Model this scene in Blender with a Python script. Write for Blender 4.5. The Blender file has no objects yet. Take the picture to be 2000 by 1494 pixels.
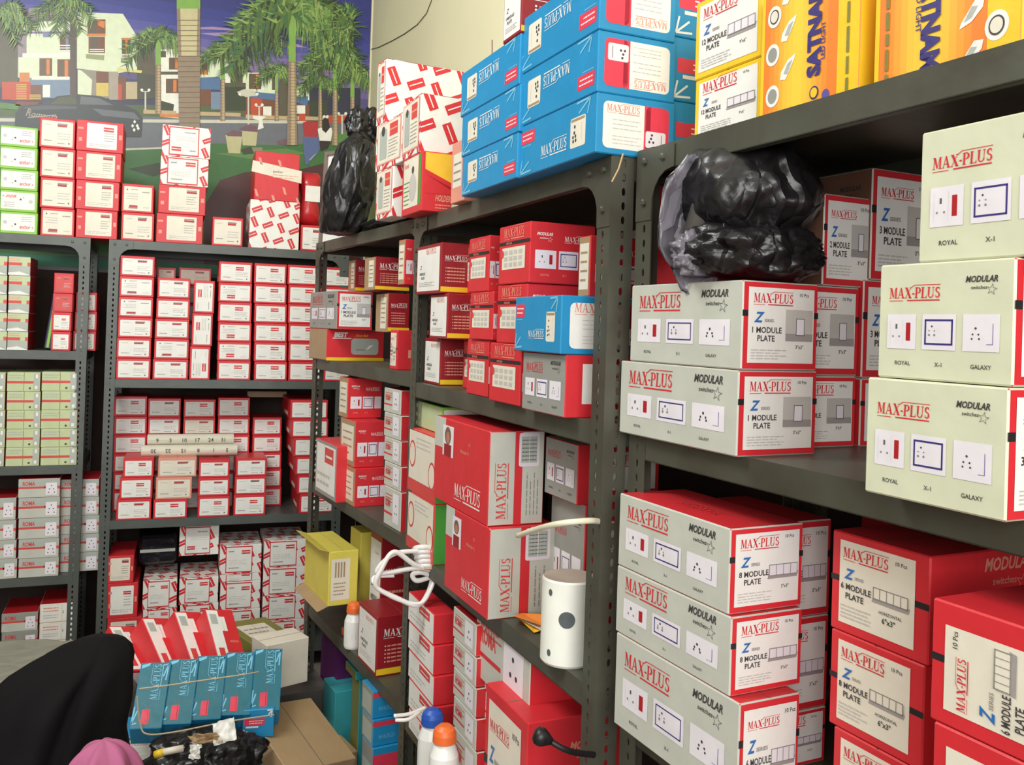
import bpy, math, random
from mathutils import Vector, Matrix, noise
random.seed(7)
SC = bpy.context.scene
COL = SC.collection
# ------------------------------------------------------------------ camera
ZC = 1.42                                   # camera height above the floor
F_, CY = 1747.34, 631.81                    # focal length and principal row of a 2000x1494 frame
YAW, PIT, ROL = math.radians(22.372), math.radians(0.361), math.radians(1.847)
CAMP = Vector((0, 0, ZC))
_F = Vector((math.sin(YAW)*math.cos(PIT), math.cos(YAW)*math.cos(PIT), math.sin(PIT)))
_R0 = Vector((math.cos(YAW), -math.sin(YAW), 0)); _U0 = _R0.cross(_F)
_R = _R0*math.cos(ROL)+_U0*math.sin(ROL); _U = -_R0*math.sin(ROL)+_U0*math.cos(ROL)
cd = bpy.data.cameras.new('camera'); cam = bpy.data.objects.new('camera', cd); COL.objects.link(cam)
cd.sensor_fit = 'HORIZONTAL'; cd.sensor_width = 36; cd.lens = 36*F_/2000; cd.shift_y = (CY-747)/2000
cd.clip_start = .05
cam.matrix_world = Matrix(((_R.x, _U.x, -_F.x, CAMP.x), (_R.y, _U.y, -_F.y, CAMP.y), (_R.z, _U.z, -_F.z, CAMP.z), (0, 0, 0, 1)))
SC.camera = cam
SC.view_settings.view_transform = 'Standard'; SC.view_settings.look = 'None'
SC.view_settings.gamma = 1; SC.view_settings.use_curve_mapping = False
SC.view_settings.exposure = 0.3
# ------------------------------------------------------------------ light: daylight through the open shop front behind the camera, and an added overhead fill
wd = bpy.data.worlds.new('daylight'); SC.world = wd; wd.use_nodes = True
bg = wd.node_tree.nodes['Background']; bg.inputs[0].default_value = (.92, .96, 1, 1); bg.inputs[1].default_value = .8
def area(name, loc, target, size, sy, power, col=(1, 1, 1)):
    l = bpy.data.lights.new(name, 'AREA'); l.shape = 'RECTANGLE'; l.size = size; l.size_y = sy; l.energy = power; l.color = col
    o = bpy.data.objects.new(name, l); COL.objects.link(o); o.location = loc
    o.rotation_euler = (Vector(target)-Vector(loc)).to_track_quat('-Z', 'Y').to_euler(); return o
area('daylight_shop_front', (-.5, -1.6, 2.0), (.6, 3.0, 1.85), 2.6, 1.3, 66, (1, .985, .95))
def overheadfill():  # unseen fill lamp overhead, added to brighten the upper shelves and cream wall
    return area('overhead_fill_light', (-.95, 1.5, 3.15), (.25, 2.9, 1.7), 1.2, .3, 40, (.97, 1, .98))
overheadfill()

# ------------------------------------------------------------------ helpers: pixels to rays on real planes
def ray(px, py):
    return (_F + _R*((px-1000)/F_) - _U*((py-CY)/F_))
def hitY(px, py, y):
    d = ray(px, py); return CAMP + d*(y/d.y)
def hitZ(px, py, z):
    d = ray(px, py); return CAMP + d*((z-ZC)/d.z)
def at(px, py, dist):                       # point at a given distance along the optical axis
    return CAMP + ray(px, py)*dist
def row_of(p):
    v = p-CAMP; return CY - F_*(v.dot(_U))/(v.dot(_F))
class Frame:                                # front face of a rack: s along the front, t into the rack
    def __init__(s, O, E):
        s.O = Vector((O[0], O[1], 0)); d = Vector((E[0]-O[0], E[1]-O[1], 0)); s.L = d.length; s.es = d.normalized()
        s.et = Vector((s.es.y, -s.es.x, 0))
        if s.et.dot(Vector((.3, 1, 0))) < 0 and abs(s.es.x) > abs(s.es.y): s.et = -s.et
    def P(s, a, b, z): return s.O + s.es*a + s.et*b + Vector((0, 0, z))
    def hitT(s, px, py, t):
        d = ray(px, py); k = (t - (CAMP-s.O).dot(s.et))/d.dot(s.et); p = CAMP+d*k
        return (p-s.O).dot(s.es), p.z
    def hitS(s, px, py, a):
        d = ray(px, py); k = (a - (CAMP-s.O).dot(s.es))/d.dot(s.es); p = CAMP+d*k
        return (p-s.O).dot(s.et), p.z
def zc(v): return ZC+v
RA = Frame((.6001, 2.024), (.5105, 2.9273)); RB_ = Frame((.5996, 1.108), (.5763, 2.010)); RC = Frame((.6875, .195), (.6331, 1.094))
RD = Frame((-.1312, 3.7425), (.7818, 3.7036)); RE = Frame((-1.1097, 3.7764), (-.196, 3.7551))
RD.et = Vector((-RD.es.y, RD.es.x, 0)); RE.et = Vector((-RE.es.y, RE.es.x, 0))
ZS = dict(A=[zc(.2587), zc(-.1136), zc(-.5087), zc(-.902), zc(-1.30)],
          B=[zc(.2488), zc(-.1285), zc(-.5049), zc(-.885), zc(-1.27)],
          C=[zc(.2552), zc(-.1391), zc(-.5274), zc(-.92), zc(-1.30)],
          D=[zc(.2942), zc(-.2395), zc(-.7819), zc(-1.318)],
          E=[zc(.2942), zc(-.1362), zc(-.5669), zc(-.9824), zc(-1.375)])
FR = dict(A=RA, B=RB_, C=RC, D=RD, E=RE)

# ------------------------------------------------------------------ materials
MATS = {}
def srgb(c):
    return tuple(((v/255)/12.92 if v/255 <= .04045 else ((v/255+.055)/1.055)**2.4) for v in c)
def mat(name, rgb, rough=.5, metal=0, var=.06, scale=30, bump=0, bscale=60, coat=0, spec=.5, dirt=None, alpha=1):
    if name in MATS: return MATS[name]
    m = bpy.data.materials.new(name); m.use_nodes = True; nt = m.node_tree; b = nt.nodes['Principled BSDF']
    c = srgb(rgb)
    tc = nt.nodes.new('ShaderNodeTexCoord'); nz = nt.nodes.new('ShaderNodeTexNoise'); nz.inputs['Scale'].default_value = scale
    nz.inputs['Detail'].default_value = 4; nt.links.new(tc.outputs['Object'], nz.inputs['Vector'])
    rp = nt.nodes.new('ShaderNodeValToRGB'); rp.color_ramp.elements[0].position = .3; rp.color_ramp.elements[1].position = .7
    d = dirt and srgb(dirt)
    rp.color_ramp.elements[0].color = (*(d or [v*(1-var) for v in c]), 1); rp.color_ramp.elements[1].color = (*[min(1, v*(1+var)) for v in c], 1)
    nt.links.new(nz.outputs['Fac'], rp.inputs['Fac']); nt.links.new(rp.outputs['Color'], b.inputs['Base Color'])
    b.inputs['Roughness'].default_value = rough; b.inputs['Metallic'].default_value = metal
    b.inputs['Specular IOR Level'].default_value = spec; b.inputs['Coat Weight'].default_value = coat; b.inputs['Coat Roughness'].default_value = .15
    b.inputs['Alpha'].default_value = alpha
    if bump:
        n2 = nt.nodes.new('ShaderNodeTexNoise'); n2.inputs['Scale'].default_value = bscale; n2.inputs['Detail'].default_value = 5
        nt.links.new(tc.outputs['Object'], n2.inputs['Vector']); bp = nt.nodes.new('ShaderNodeBump'); bp.inputs['Strength'].default_value = bump
        bp.inputs['Distance'].default_value = .01; nt.links.new(n2.outputs['Fac'], bp.inputs['Height']); nt.links.new(bp.outputs['Normal'], b.inputs['Normal'])
    MATS[name] = m; return m
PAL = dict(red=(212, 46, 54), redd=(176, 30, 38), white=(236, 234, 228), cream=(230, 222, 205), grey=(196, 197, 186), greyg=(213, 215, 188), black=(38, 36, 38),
    ink=(70, 66, 66), inkl=(140, 135, 130), faint=(196, 192, 186), blue=(34, 140, 192), teal=(34, 108, 124), bluel=(120, 190, 220), yellow=(240, 200, 40), yellowp=(222, 206, 90),
    orange=(240, 140, 50), orangel=(248, 196, 60), maroon=(150, 28, 36), kraft=(168, 140, 104), green=(140, 196, 70), greend=(70, 150, 60), greenp=(196, 206, 160), silver=(176, 182, 174),
    purple=(84, 26, 84), lilac=(228, 216, 226), navy=(60, 52, 120), zblue=(50, 110, 180), pinkred=(226, 60, 84), brown=(128, 92, 74), tealb=(60, 160, 170), sock=(232, 226, 232), redp=(214, 70, 66), olive=(132, 126, 62), pic=(160, 154, 152), skin=(180, 126, 100), salmon=(226, 150, 130), violet=(96, 84, 160), dgrey=(96, 92, 88), greyd=(150, 150, 144))
def pm(k):
    if k in MATS: return MATS[k]
    return mat(k, PAL[k], rough=.42, var=.05, scale=18, bump=.12, bscale=26)
STEEL = mat('painted_steel', (84, 86, 74), rough=.42, metal=.2, dirt=(72, 68, 58), var=.12, scale=9, bump=.15, bscale=14)
STEELB = mat('painted_steel_back', (86, 90, 86), rough=.42, metal=.2, var=.12, scale=9, bump=.15, bscale=14)
CABLE = mat('cable_white', (226, 222, 218), rough=.4, var=.03)

# ------------------------------------------------------------------ mesh builder
class MB:
    def __init__(s): s.v = []; s.f = []; s.m = []; s.mats = []
    def mi(s, m):
        if isinstance(m, str): m = pm(m)
        if m not in s.mats: s.mats.append(m)
        return s.mats.index(m)
    def poly(s, pts, m):
        n = len(s.v); s.v += [tuple(p) for p in pts]; s.f.append(tuple(range(n, n+len(pts)))); s.m.append(s.mi(m))
    def mesh(s, pts, faces, m):
        n = len(s.v); s.v += [tuple(p) for p in pts]; k = s.mi(m)
        for f in faces: s.f.append(tuple(n+i for i in f)); s.m.append(k)
    def box(s, a, b, m, M=None, c=0):
        (x0, y0, z0), (x1, y1, z1) = a, b
        fm = m if isinstance(m, dict) else {'*': m}
        g = lambda k: fm.get(k, fm['*'])
        def V(ix, iy, iz, ax):
            p = [x0 if not ix else x1, y0 if not iy else y1, z0 if not iz else z1]
            for j, (i) in enumerate((ix, iy, iz)):
                if j != ax: p[j] += c*(1 if not i else -1)
            q = Vector(p); return M @ q if M else q
        fs = {'L': (0, 0), 'R': (0, 1), 'F': (1, 0), 'K': (1, 1), 'D': (2, 0), 'T': (2, 1)}
        for k, (ax, side) in fs.items():
            o = [j for j in range(3) if j != ax]; pts = []
            for (p, q) in ((0, 0), (1, 0), (1, 1), (0, 1)):
                i = [0, 0, 0]; i[ax] = side; i[o[0]] = p; i[o[1]] = q; pts.append(V(*i, ax))
            if (side == 0) != (ax == 1): pts.reverse()
            s.poly(pts, g(k))
        if c:
            for ax in range(3):
                o = [j for j in range(3) if j != ax]
                for p in (0, 1):
                    for q in (0, 1):
                        def I(e): 
                            i = [0, 0, 0]; i[ax] = e; i[o[0]] = p; i[o[1]] = q; return i
                        s.poly([V(*I(0), o[0]), V(*I(1), o[0]), V(*I(1), o[1]), V(*I(0), o[1])], g('edge') if 'edge' in fm else g('F'))
            for ix in (0, 1):
                for iy in (0, 1):
                    for iz in (0, 1): s.poly([V(ix, iy, iz, 0), V(ix, iy, iz, 1), V(ix, iy, iz, 2)], g('F'))
    def tube(s, pts, r, m, n=8, cap=True, rs=None):
        pts = [Vector(p) for p in pts]; rings = []; up = Vector((0, 0, 1)); prev = None
        for i, p in enumerate(pts):
            t = (pts[min(i+1, len(pts)-1)]-pts[max(i-1, 0)]).normalized()
            if prev is None: a = t.cross(up if abs(t.z) < .9 else Vector((1, 0, 0))).normalized()
            else: a = (prev - t*prev.dot(t)).normalized()
            prev = a; b = t.cross(a); R = rs[i] if rs else r
            rings.append([p + a*math.cos(2*math.pi*k/n)*R + b*math.sin(2*math.pi*k/n)*R for k in range(n)])
        v = [q for rr in rings for q in rr]; f = []
        for i in range(len(rings)-1):
            for k in range(n): f.append((i*n+k, i*n+(k+1) % n, (i+1)*n+(k+1) % n, (i+1)*n+k))
        if cap: f.append(tuple(range(n-1, -1, -1))); f.append(tuple((len(rings)-1)*n+k for k in range(n)))
        s.mesh(v, f, m)
    def lathe(s, prof, m, n=28, M=None, ms=None):
        v = []; 
        for r, z in prof:
            for k in range(n):
                q = Vector((r*math.cos(2*math.pi*k/n), r*math.sin(2*math.pi*k/n), z)); v.append(M @ q if M else q)
        for i in range(len(prof)-1):
            s.mesh(v[i*n:(i+2)*n], [(k, (k+1) % n, n+(k+1) % n, n+k) for k in range(n)], ms[i] if ms else m)
        s.poly(v[-n:], ms[-1] if ms else m)
    def build(s, name, parent=None, smooth=False, weld=False):
        me = bpy.data.meshes.new(name); me.from_pydata(s.v, [], s.f); 
        for m in s.mats: me.materials.append(m)
        me.polygons.foreach_set('material_index', s.m)
        if weld:
            import bmesh
            b = bmesh.new(); b.from_mesh(me); bmesh.ops.remove_doubles(b, verts=b.verts, dist=1e-5); bmesh.ops.recalc_face_normals(b, faces=b.faces); b.to_mesh(me); b.free()
        if smooth:
            me.polygons.foreach_set('use_smooth', [True]*len(me.polygons))
        me.update(); return link(name, me, parent)
def link(name, me, parent=None):
    o = bpy.data.objects.new(name, me); COL.objects.link(o)
    if parent: o.parent = parent
    return o
def tag(o, label=None, cat=None, group=None, kind=None):
    if label: o['label'] = label
    if cat: o['category'] = cat
    if group: o['group'] = group
    if kind: o['kind'] = kind
    return o
def thing(name, label, cat, loc=(0, 0, 0), rz=0, group=None):
    o = bpy.data.objects.new(name, None); COL.objects.link(o); o.location = loc; o.rotation_euler = (0, 0, rz); o.empty_display_size = .05
    return tag(o, label, cat, group)

# ------------------------------------------------------------------ lettering
TXT = {}
def text_mesh(sx, bold=0, shear=0):
    k = (sx, bold, shear)
    if k in TXT: return TXT[k]
    c = bpy.data.curves.new('t', 'FONT'); c.body = sx; c.resolution_u = 2; c.offset = bold; c.shear = shear; c.size = 1
    o = bpy.data.objects.new('t', c); COL.objects.link(o)
    me = o.evaluated_get(bpy.context.evaluated_depsgraph_get()).to_mesh()
    v = [(p.co.x, p.co.y) for p in me.vertices]; f = [tuple(p.vertices) for p in me.polygons]
    o.evaluated_get(bpy.context.evaluated_depsgraph_get()).to_mesh_clear(); bpy.data.objects.remove(o); bpy.data.curves.remove(c)
    x0 = min(p[0] for p in v); x1 = max(p[0] for p in v); cap = .69
    v = [((p[0]-x0)/cap, p[1]/cap) for p in v]; TXT[k] = (v, f, (x1-x0)/cap); return TXT[k]
def R4(a, b, c, d): return [(a, b), (c, b), (c, d), (a, d)]
def arc(cx, cy, rx, ry, a0, a1, n, t0, t1):    # ribbon of varying width along an arc
    out = []; pi = []; po = []
    for i in range(n+1):
        k = i/n; a = math.radians(a0+(a1-a0)*k); t = t0+(t1-t0)*math.sin(math.pi*k)
        po.append((cx+(rx+t/2)*math.cos(a), cy+(ry+min(t, .09)/2)*math.sin(a))); pi.append((cx+(rx-t/2)*math.cos(a), cy+(ry-min(t, .09)/2)*math.sin(a)))
    for i in range(n): out.append([pi[i], po[i], po[i+1], pi[i+1]])
    return out
GL = {
 'M': (1.12, [R4(.12, 0, .19, 1), [(.08, 1), (.32, 1), (.62, .16), (.52, 0)], [(.52, 0), (.6, .12), (.9, 1), (.82, 1)], R4(.82, 0, 1.0, 1), R4(.0, 0, .3, .055), R4(0, .945, .2, 1), R4(.72, 0, 1.1, .055), R4(.9, .945, 1.1, 1)]),
 'A': (1.0, [[(.1, 0), (.17, 0), (.5, .9), (.44, 1)], [(.4, 1), (.54, 1), (.93, 0), (.7, 0)], R4(.26, .3, .74, .36), R4(0, 0, .3, .055), R4(.6, 0, 1.0, .055)]),
 'X': (.98, [[(.05, 1), (.32, 1), (.95, 0), (.68, 0)], [(.1, 0), (.18, 0), (.86, 1), (.78, 1)], R4(0, .945, .4, 1), R4(.62, .945, .96, 1), R4(0, 0, .32, .055), R4(.56, 0, 1, .055)]),
 '-': (.4, [R4(.05, .34, .35, .46)]),
 'P': (.84, [R4(.1, 0, .3, 1), R4(0, 0, .42, .055), R4(0, .945, .45, 1)]+arc(.42, .72, .27, .25, -90, 90, 7, .06, .22)+[R4(.28, .45, .43, .5)]),
 'L': (.8, [R4(.1, 0, .3, 1), R4(0, 0, .76, .055), R4(0, .945, .42, 1), [(.62, .04), (.76, .0), (.76, .3)]]),
 'U': (1.0, [R4(.1, .3, .3, 1), R4(.74, .3, .81, 1), R4(0, .945, .42, 1), R4(.62, .945, .94, 1)]+arc(.475, .3, .3, .26, 180, 360, 8, .16, .1)),
 'S': (.72, arc(.36, .74, .22, .22, 30, 270, 8, .08, .2)+arc(.36, .28, .22, .24, 90, -150, 8, .08, .2)+[R4(.52, .72, .57, .98), R4(.1, .02, .15, .3)])}
def logo_polys():
    x = 0; out = []
    for ch in 'MAX-PLUS':
        w, ps = GL[ch]; h = 1
        for p in ps: out.append([(x+a+.05*(b), b) for a, b in p])
        x += w+.02
    return out, x
LOGO, LOGOW = logo_polys()

class Panel:
    """a rectangle on a printed face; all drawing in fractions of its width and height"""
    def __init__(s, mb, O, X, Y, N, w, h, z=0):
        s.mb = mb; s.O = O; s.X = X; s.Y = Y; s.N = N; s.w = w; s.h = h; s.z = z
    def p(s, u, v, l): return s.O + s.X*(u*s.w) + s.Y*(v*s.h) + s.N*(.00025*(s.z+l))
    def sub(s, u0, v0, u1, v1, rot=0, z=1):
        W, H = (u1-u0)*s.w, (v1-v0)*s.h; P = s.p
        if rot == 0: return Panel(s.mb, P(u0, v0, 0), s.X, s.Y, s.N, W, H, s.z+z)
        if rot == 90: return Panel(s.mb, P(u1, v0, 0), s.Y, -s.X, s.N, H, W, s.z+z)
        if rot == 180: return Panel(s.mb, P(u1, v1, 0), -s.X, -s.Y, s.N, W, H, s.z+z)
        return Panel(s.mb, P(u0, v1, 0), -s.Y, s.X, s.N, H, W, s.z+z)
    def to(s, mb): return Panel(mb, s.O, s.X, s.Y, s.N, s.w, s.h, s.z)
    def poly(s, pts, m, l=1): s.mb.poly([s.p(u, v, l) for u, v in pts], m)
    def rect(s, u0, v0, u1, v1, m, l=1): s.poly(R4(u0, v0, u1, v1), m, l)
    def rr(s, u0, v0, u1, v1, m, r=.004, l=1):
        a, b = r/s.w, r/s.h; pts = []
        for cx, cy, t in ((u1-a, v0+b, -90), (u1-a, v1-b, 0), (u0+a, v1-b, 90), (u0+a, v0+b, 180)):
            for k in range(4): q = math.radians(t+30*k); pts.append((cx+a*math.cos(q), cy+b*math.sin(q)))
        s.poly(pts, m, l)
    def ell(s, cx, cy, rx, m, l=1, asp=1, n=20):
        ry = rx*s.w/s.h*asp; s.poly([(cx+rx*math.cos(2*math.pi*k/n), cy+ry*math.sin(2*math.pi*k/n)) for k in range(n)], m, l)
    def frame(s, u0, v0, u1, v1, m, t=.0012, l=1):
        a, b = t/s.w, t/s.h
        for r in ((u0, v0, u1, v0+b), (u0, v1-b, u1, v1), (u0, v0, u0+a, v1), (u1-a, v0, u1, v1)): s.rect(*r, m, l)
    def text(s, t, u, v, hf, m, maxw=1, bold=.01, shear=0, l=2, center=False):
        vs, fs, W = text_mesh(t, bold, shear); H = hf; sx = hf*s.h/s.w
        if W*sx > maxw: sx = maxw/W
        if center: u -= W*sx/2
        s.mb.mesh([s.p(u+a*sx, v+b*H, l) for a, b in vs], fs, m)
    def logo(s, u, v, wf, m, l=2, lines=True, hs=1.0, m2=None):
        sx = wf/LOGOW; H = sx*s.w/s.h*1.25*hs
        for p in LOGO: s.poly([(u+a*sx, v+b*H) for a, b in p], m, l)
        if lines:
            t = .11*H; s.rect(u+.36*wf, v-.26*H, u+wf*.99, v-.26*H+t, m2 or m, l); s.rect(u, v-.26*H, u+.28*wf, v-.26*H+t*.5, m2 or m, l)
            s.rect(u+.5*wf, v+1.18*H, u+wf, v+1.18*H+t*.5, m2 or m, l)
            s.poly([(u+.42*wf, v+.95*H), (u+.44*wf, v+.95*H), (u+.51*wf, v+1.18*H), (u+.5*wf, v+1.24*H)], m2 or m, l)
    def lines(s, u0, v0, u1, v1, n, m, l=2, fill=.38):
        rg = random.Random(int(s.w*9999)+n)
        for i in range(n):
            y = v1-(i+.5)*(v1-v0)/n; hh = (v1-v0)/n*fill/2; x = u0; end = u1-(rg.random()*.25*(u1-u0) if i % 2 else 0)
            while x < end-.005:
                wd_ = (u1-u0)*(.08+.14*rg.random()); s.rect(x, y-hh, min(x+wd_, end), y+hh, m, l); x += wd_+(u1-u0)*.03
    def socket(s, u0, v0, u1, v1, style=0, l=2):
        s.rect(u0, v0, u1, v1, 'sock', l); q = s.sub(u0, v0, u1, v1, 0, l)
        if style == 0:
            q.rect(.12, .14, .125, .86, 'faint'); q.rect(.67, .24, .82, .76, 'redd'); q.rect(.3, .58, .36, .72, 'dgrey'); q.ell(.22, .36, .03, 'inkl'); q.ell(.44, .36, .03, 'inkl'); q.rect(.56, .14, .565, .86, 'faint')
        elif style == 1:
            q.frame(.08, .14, .92, .86, 'navy', .0016); q.ell(.3, .66, .025, 'ink'); q.ell(.22, .42, .03, 'inkl'); q.ell(.38, .42, .03, 'inkl'); q.ell(.22, .54, .02, 'inkl'); q.ell(.38, .54, .02, 'inkl')
        else:
            q.ell(.36, .62, .03, 'ink'); q.ell(.28, .46, .025, 'ink'); q.ell(.44, .46, .025, 'ink'); q.ell(.26, .34, .025, 'ink'); q.ell(.46, .34, .025, 'ink'); q.rect(.82, .2, .835, .75, 'violet'); q.rect(.66, .19, .83, .205, 'violet')
    def star(s, u, v, wf, m, l=2):      # MODULAR mark with a small star
        s.text('MODULAR', u, v, wf*.17*s.w/s.h, m, maxw=wf, bold=.03, shear=.25, l=l)
        s.text('switches', u+wf*.18, v-wf*.2*s.w/s.h, wf*.1*s.w/s.h, m, maxw=wf*.5, l=l)
        cx, cy, r = u+wf*.82, v-wf*.22*s.w/s.h, wf*.17; pts = []
        for k in range(10):
            rr_ = r if k % 2 == 0 else r*.4; a = math.radians(80+36*k); pts.append((cx+rr_*math.cos(a), cy+rr_*math.sin(a)*s.w/s.h))
        for k in range(10):
            a, b = pts[k], pts[(k+1) % 10]; t = .18
            s.poly([a, b, (b[0]+(cx-b[0])*t, b[1]+(cy-b[1])*t), (a[0]+(cx-a[0])*t, a[1]+(cy-a[1])*t)], m, l)

# ------------------------------------------------------------------ printed designs; each takes body faces B[...] (panels) and label faces
def face_panel(mb, k, w, d, h, z=0):
    hw, hd = w/2, d/2
    if k == 'F': return Panel(mb, Vector((-hw, -hd, 0)), Vector((1, 0, 0)), Vector((0, 0, 1)), Vector((0, -1, 0)), w, h, z)
    if k == 'L': return Panel(mb, Vector((-hw, hd, 0)), Vector((0, -1, 0)), Vector((0, 0, 1)), Vector((-1, 0, 0)), d, h, z)
    if k == 'R': return Panel(mb, Vector((hw, -hd, 0)), Vector((0, 1, 0)), Vector((0, 0, 1)), Vector((1, 0, 0)), d, h, z)
    return Panel(mb, Vector((-hw, -hd, h)), Vector((1, 0, 0)), Vector((0, 1, 0)), Vector((0, 0, 1)), w, d, z)
def anchor_mark(q, u, v, wf, l=2):
    hf = wf*.46*q.w/q.h; q.rect(u, v, u+wf, v+hf, 'red', l); q.rect(u+wf*.04, v+hf*.40, u+wf*.96, v+hf*.6, 'white', l+1)
    q.text('anchor', u+wf*.18, v+hf*.42, hf*.16, 'redd', maxw=wf*.64, l=l+2)
def anchor_label(q, mark=1, rot=0, tone='white', edge=.07):
    a, b = min(.1, .0045/q.w*1.6), min(.16, .0045/q.h*1.6)
    q.rr(a, b, 1-a, 1-b*1.4, tone, .003, 1)
    p = q.sub(a, b, 1-a, 1-b*1.4, rot, 1)
    if mark: anchor_mark(p, .5, .64, .27)
    else:
        p.rect(.5, .78, .8, .86, 'redd', 2); p.rect(.5, .86, .82, .92, 'inkl', 2)
    p.lines(.5, .25, .92, .56, 3, 'faint'); p.lines(.08, .16, .34, .26, 1, 'inkl'); p.lines(.08, .8, .3, .9, 1, 'faint'); p.rect(.86, .1, .9, .17, 'dgrey', 2); p.lines(.5, .08, .75, .16, 1, 'inkl')
def pattern(q, step=.052, rg=0, bg=None):     # small red marks set at right angles over white
    W, H = q.w, q.h; n = int(W/step)+3; m_ = int(H/step)+3
    a = math.radians(-20); ca, sa = math.cos(a), math.sin(a); L, T = step*.4, step*.19
    for i in range(-2, n):
        for j in range(-2, m_+2):
            x, y = (i+.35*(j % 2)*0+.18*j)*step+rg*.01, (j-.18*i)*step*1.0+rg*.013
            t = (i+j) % 2; dx, dy = (math.cos(math.radians(24)), math.sin(math.radians(24))) if t else (math.cos(math.radians(-66)), math.sin(math.radians(-66)))
            ex, ey = -dy, dx
            pts = [(x+sx*L*dx+sy*T*ex, y+sx*L*dy+sy*T*ey) for sx, sy in ((-1, -1), (1, -1), (1, 1), (-1, 1))]
            pt2 = [(x+sx*L*.8*dx+sy*T*.12*ex, y+sx*L*.8*dy+sy*T*.12*ey) for sx, sy in ((-1, -1), (1, -1), (1, 1), (-1, 1))]
            for P, mm, l in ((pts, 'red', 1), (pt2, 'white', 2)):
                P = clip(P, W, H)
                if len(P) > 2: q.poly([(px/W, py/H) for px, py in P], mm, l)
def clip(P, W, H):
    for ax, lim, sg in ((0, 0, 1), (0, W, -1), (1, 0, 1), (1, H, -1)):
        out = []
        for i in range(len(P)):
            a, b = P[i-1], P[i]; ia, ib = (a[ax]-lim)*sg >= 0, (b[ax]-lim)*sg >= 0
            if ia != ib:
                t = (lim-a[ax])/(b[ax]-a[ax]); out.append((a[0]+(b[0]-a[0])*t, a[1]+(b[1]-a[1])*t))
            if ib: out.append(b)
        P = out
        if not P: break
    return P
def zlabel(q, n='1', size='3"x3"', m=1, belt=True, tone='white'):   # module plate end label
    if belt: q.rect(0, .6, 1, .67, 'black', 1)
    q.rect(.07, .08, .94, .93, tone, 2); p = q.sub(.07, .08, .94, .93, 0, 2)
    p.logo(.07, .8, .6, 'red'); p.text('10 Pcs', .77, .9, .045, 'ink', maxw=.2)
    p.text('Z', .08, .54, .13, 'zblue', bold=.03, shear=.3, maxw=.16); p.text('SERIES', .24, .545, .04, 'inkl', maxw=.26, bold=.02)
    p.text(n+' MODULE', .06, .4, .075, 'ink', maxw=.46, bold=.02); p.text('PLATE', .14, .29, .075, 'ink', maxw=.32, bold=.02)
    if m <= 2:
        p.rect(.56, .3, .98, .72, 'faint', 2); p.rect(.56, .3, .98, .4, 'pic', 3); p.rect(.72, .38, .84, .6, 'sock', 4); p.frame(.715, .375, .845, .605, 'dgrey', .0008, 5)
    else:
        p.poly([(.5, .34), (.97, .34), (.99, .42), (.52, .42)], 'pic', 2); p.rect(.52, .38, .97, .54, 'sock', 3); p.frame(.52, .38, .97, .54, 'inkl', .0009, 4)
        for k in range(1, m): p.rect(.52+.45*k/m-.004, .38, .52+.45*k/m+.004, .54, 'inkl', 5)
    p.text(size, .72, .2, .045, 'ink', maxw=.2); p.lines(.05, .04, .58, .19, 4, 'faint')
def greyside(q, tone='grey', l=1):
    q.logo(.09, .7, .4, 'red', l+1); q.star(.67, .82, .22, 'ink', l+1)
    q.socket(.08, .26, .31, .56, 0, l+1); q.socket(.36, .26, .61, .56, 1, l+1); q.socket(.66, .26, .91, .56, 2, l+1)
    for u, t in ((.15, 'ROYAL'), (.46, 'X-1'), (.72, 'GALAXY')): q.text(t, u, .12, .035, 'ink', maxw=.14, l=l+1)
def ties(q, tone='bluel'):                   # pale brush strokes at the corners of the blue cartons
    for cx, cy, sx, sy in ((.93, .97, -1, -1), (.02, .06, 1, 1)):
        for a, b in ((.16, .02), (.13, .2), (.03, .26)):
            dx, dy = a*sx, b*sy*1.0; L = math.hypot(dx*q.w, dy*q.h) or 1; nx, ny = -dy*q.h/L*.0016/q.w, dx*q.w/L*.0016/q.h
            q.poly([(cx-nx, cy-ny), (cx+dx-nx, cy+dy-ny), (cx+dx+nx, cy+dy+ny), (cx+nx, cy+ny)], tone, 2)
def blueside(q, rot=0):
    p = q.sub(0, 0, 1, 1, rot, 0); ties(q)
    p.logo(.32, .27, .34, 'white', 2); p.rr(.7, .2, .88, .72, 'cream', .004, 1); k = p.sub(.7, .2, .88, .72, 0, 1)
    k.rect(.06, .88, .94, .96, 'kraft'); 
    for x, y in ((.3, .7), (.28, .5), (.2, .36), (.36, .38), (.22, .22), (.38, .24)): k.ell(x, y, .055, 'ink', 1)
    k.rect(.74, .2, .755, .8, 'faint', 1)
    p.rect(.03, .62, .22, .86, 'pinkred', 1); p.lines(.05, .66, .2, .82, 2, 'white', 2, .3); p.rect(.04, .57, .17, .585, 'bluel', 1)
def blueend(q, rot=0):
    p = q.sub(0, 0, 1, 1, rot, 0); p.rr(.08, .1, .92, .88, 'white', .008, 1); p.rr(.62, .1, .92, .88, 'pinkred', .008, 2); p.rect(.60, .1, .68, .88, 'pinkred', 2)
    p.logo(.12, .72, .42, 'salmon', 3); p.lines(.2, .4, .56, .62, 3, 'faint', 3, .16); p.lines(.2, .16, .56, .34, 3, 'faint', 3, .16)
    p.rr(.62, .18, .88, .46, 'sock', .003, 3)
    for x, y in ((.7, .4), (.67, .28), (.72, .28), (.69, .34)): p.ell(x, y, .014, 'ink', 4)
    p.rect(.82, .22, .83, .42, 'inkl', 4)
def maroonface(q, cut=None):
    q.rect(0, .03, 1, .13, 'yellow', 1); q.logo(.12, .66, .76, 'white', 2)
    for k in range(5): q.ell(.16, .5-.065*k, .012, 'white', 2); q.lines(.2, .475-.065*k, .8, .525-.065*k, 1, 'salmon', 2, .5)
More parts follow.
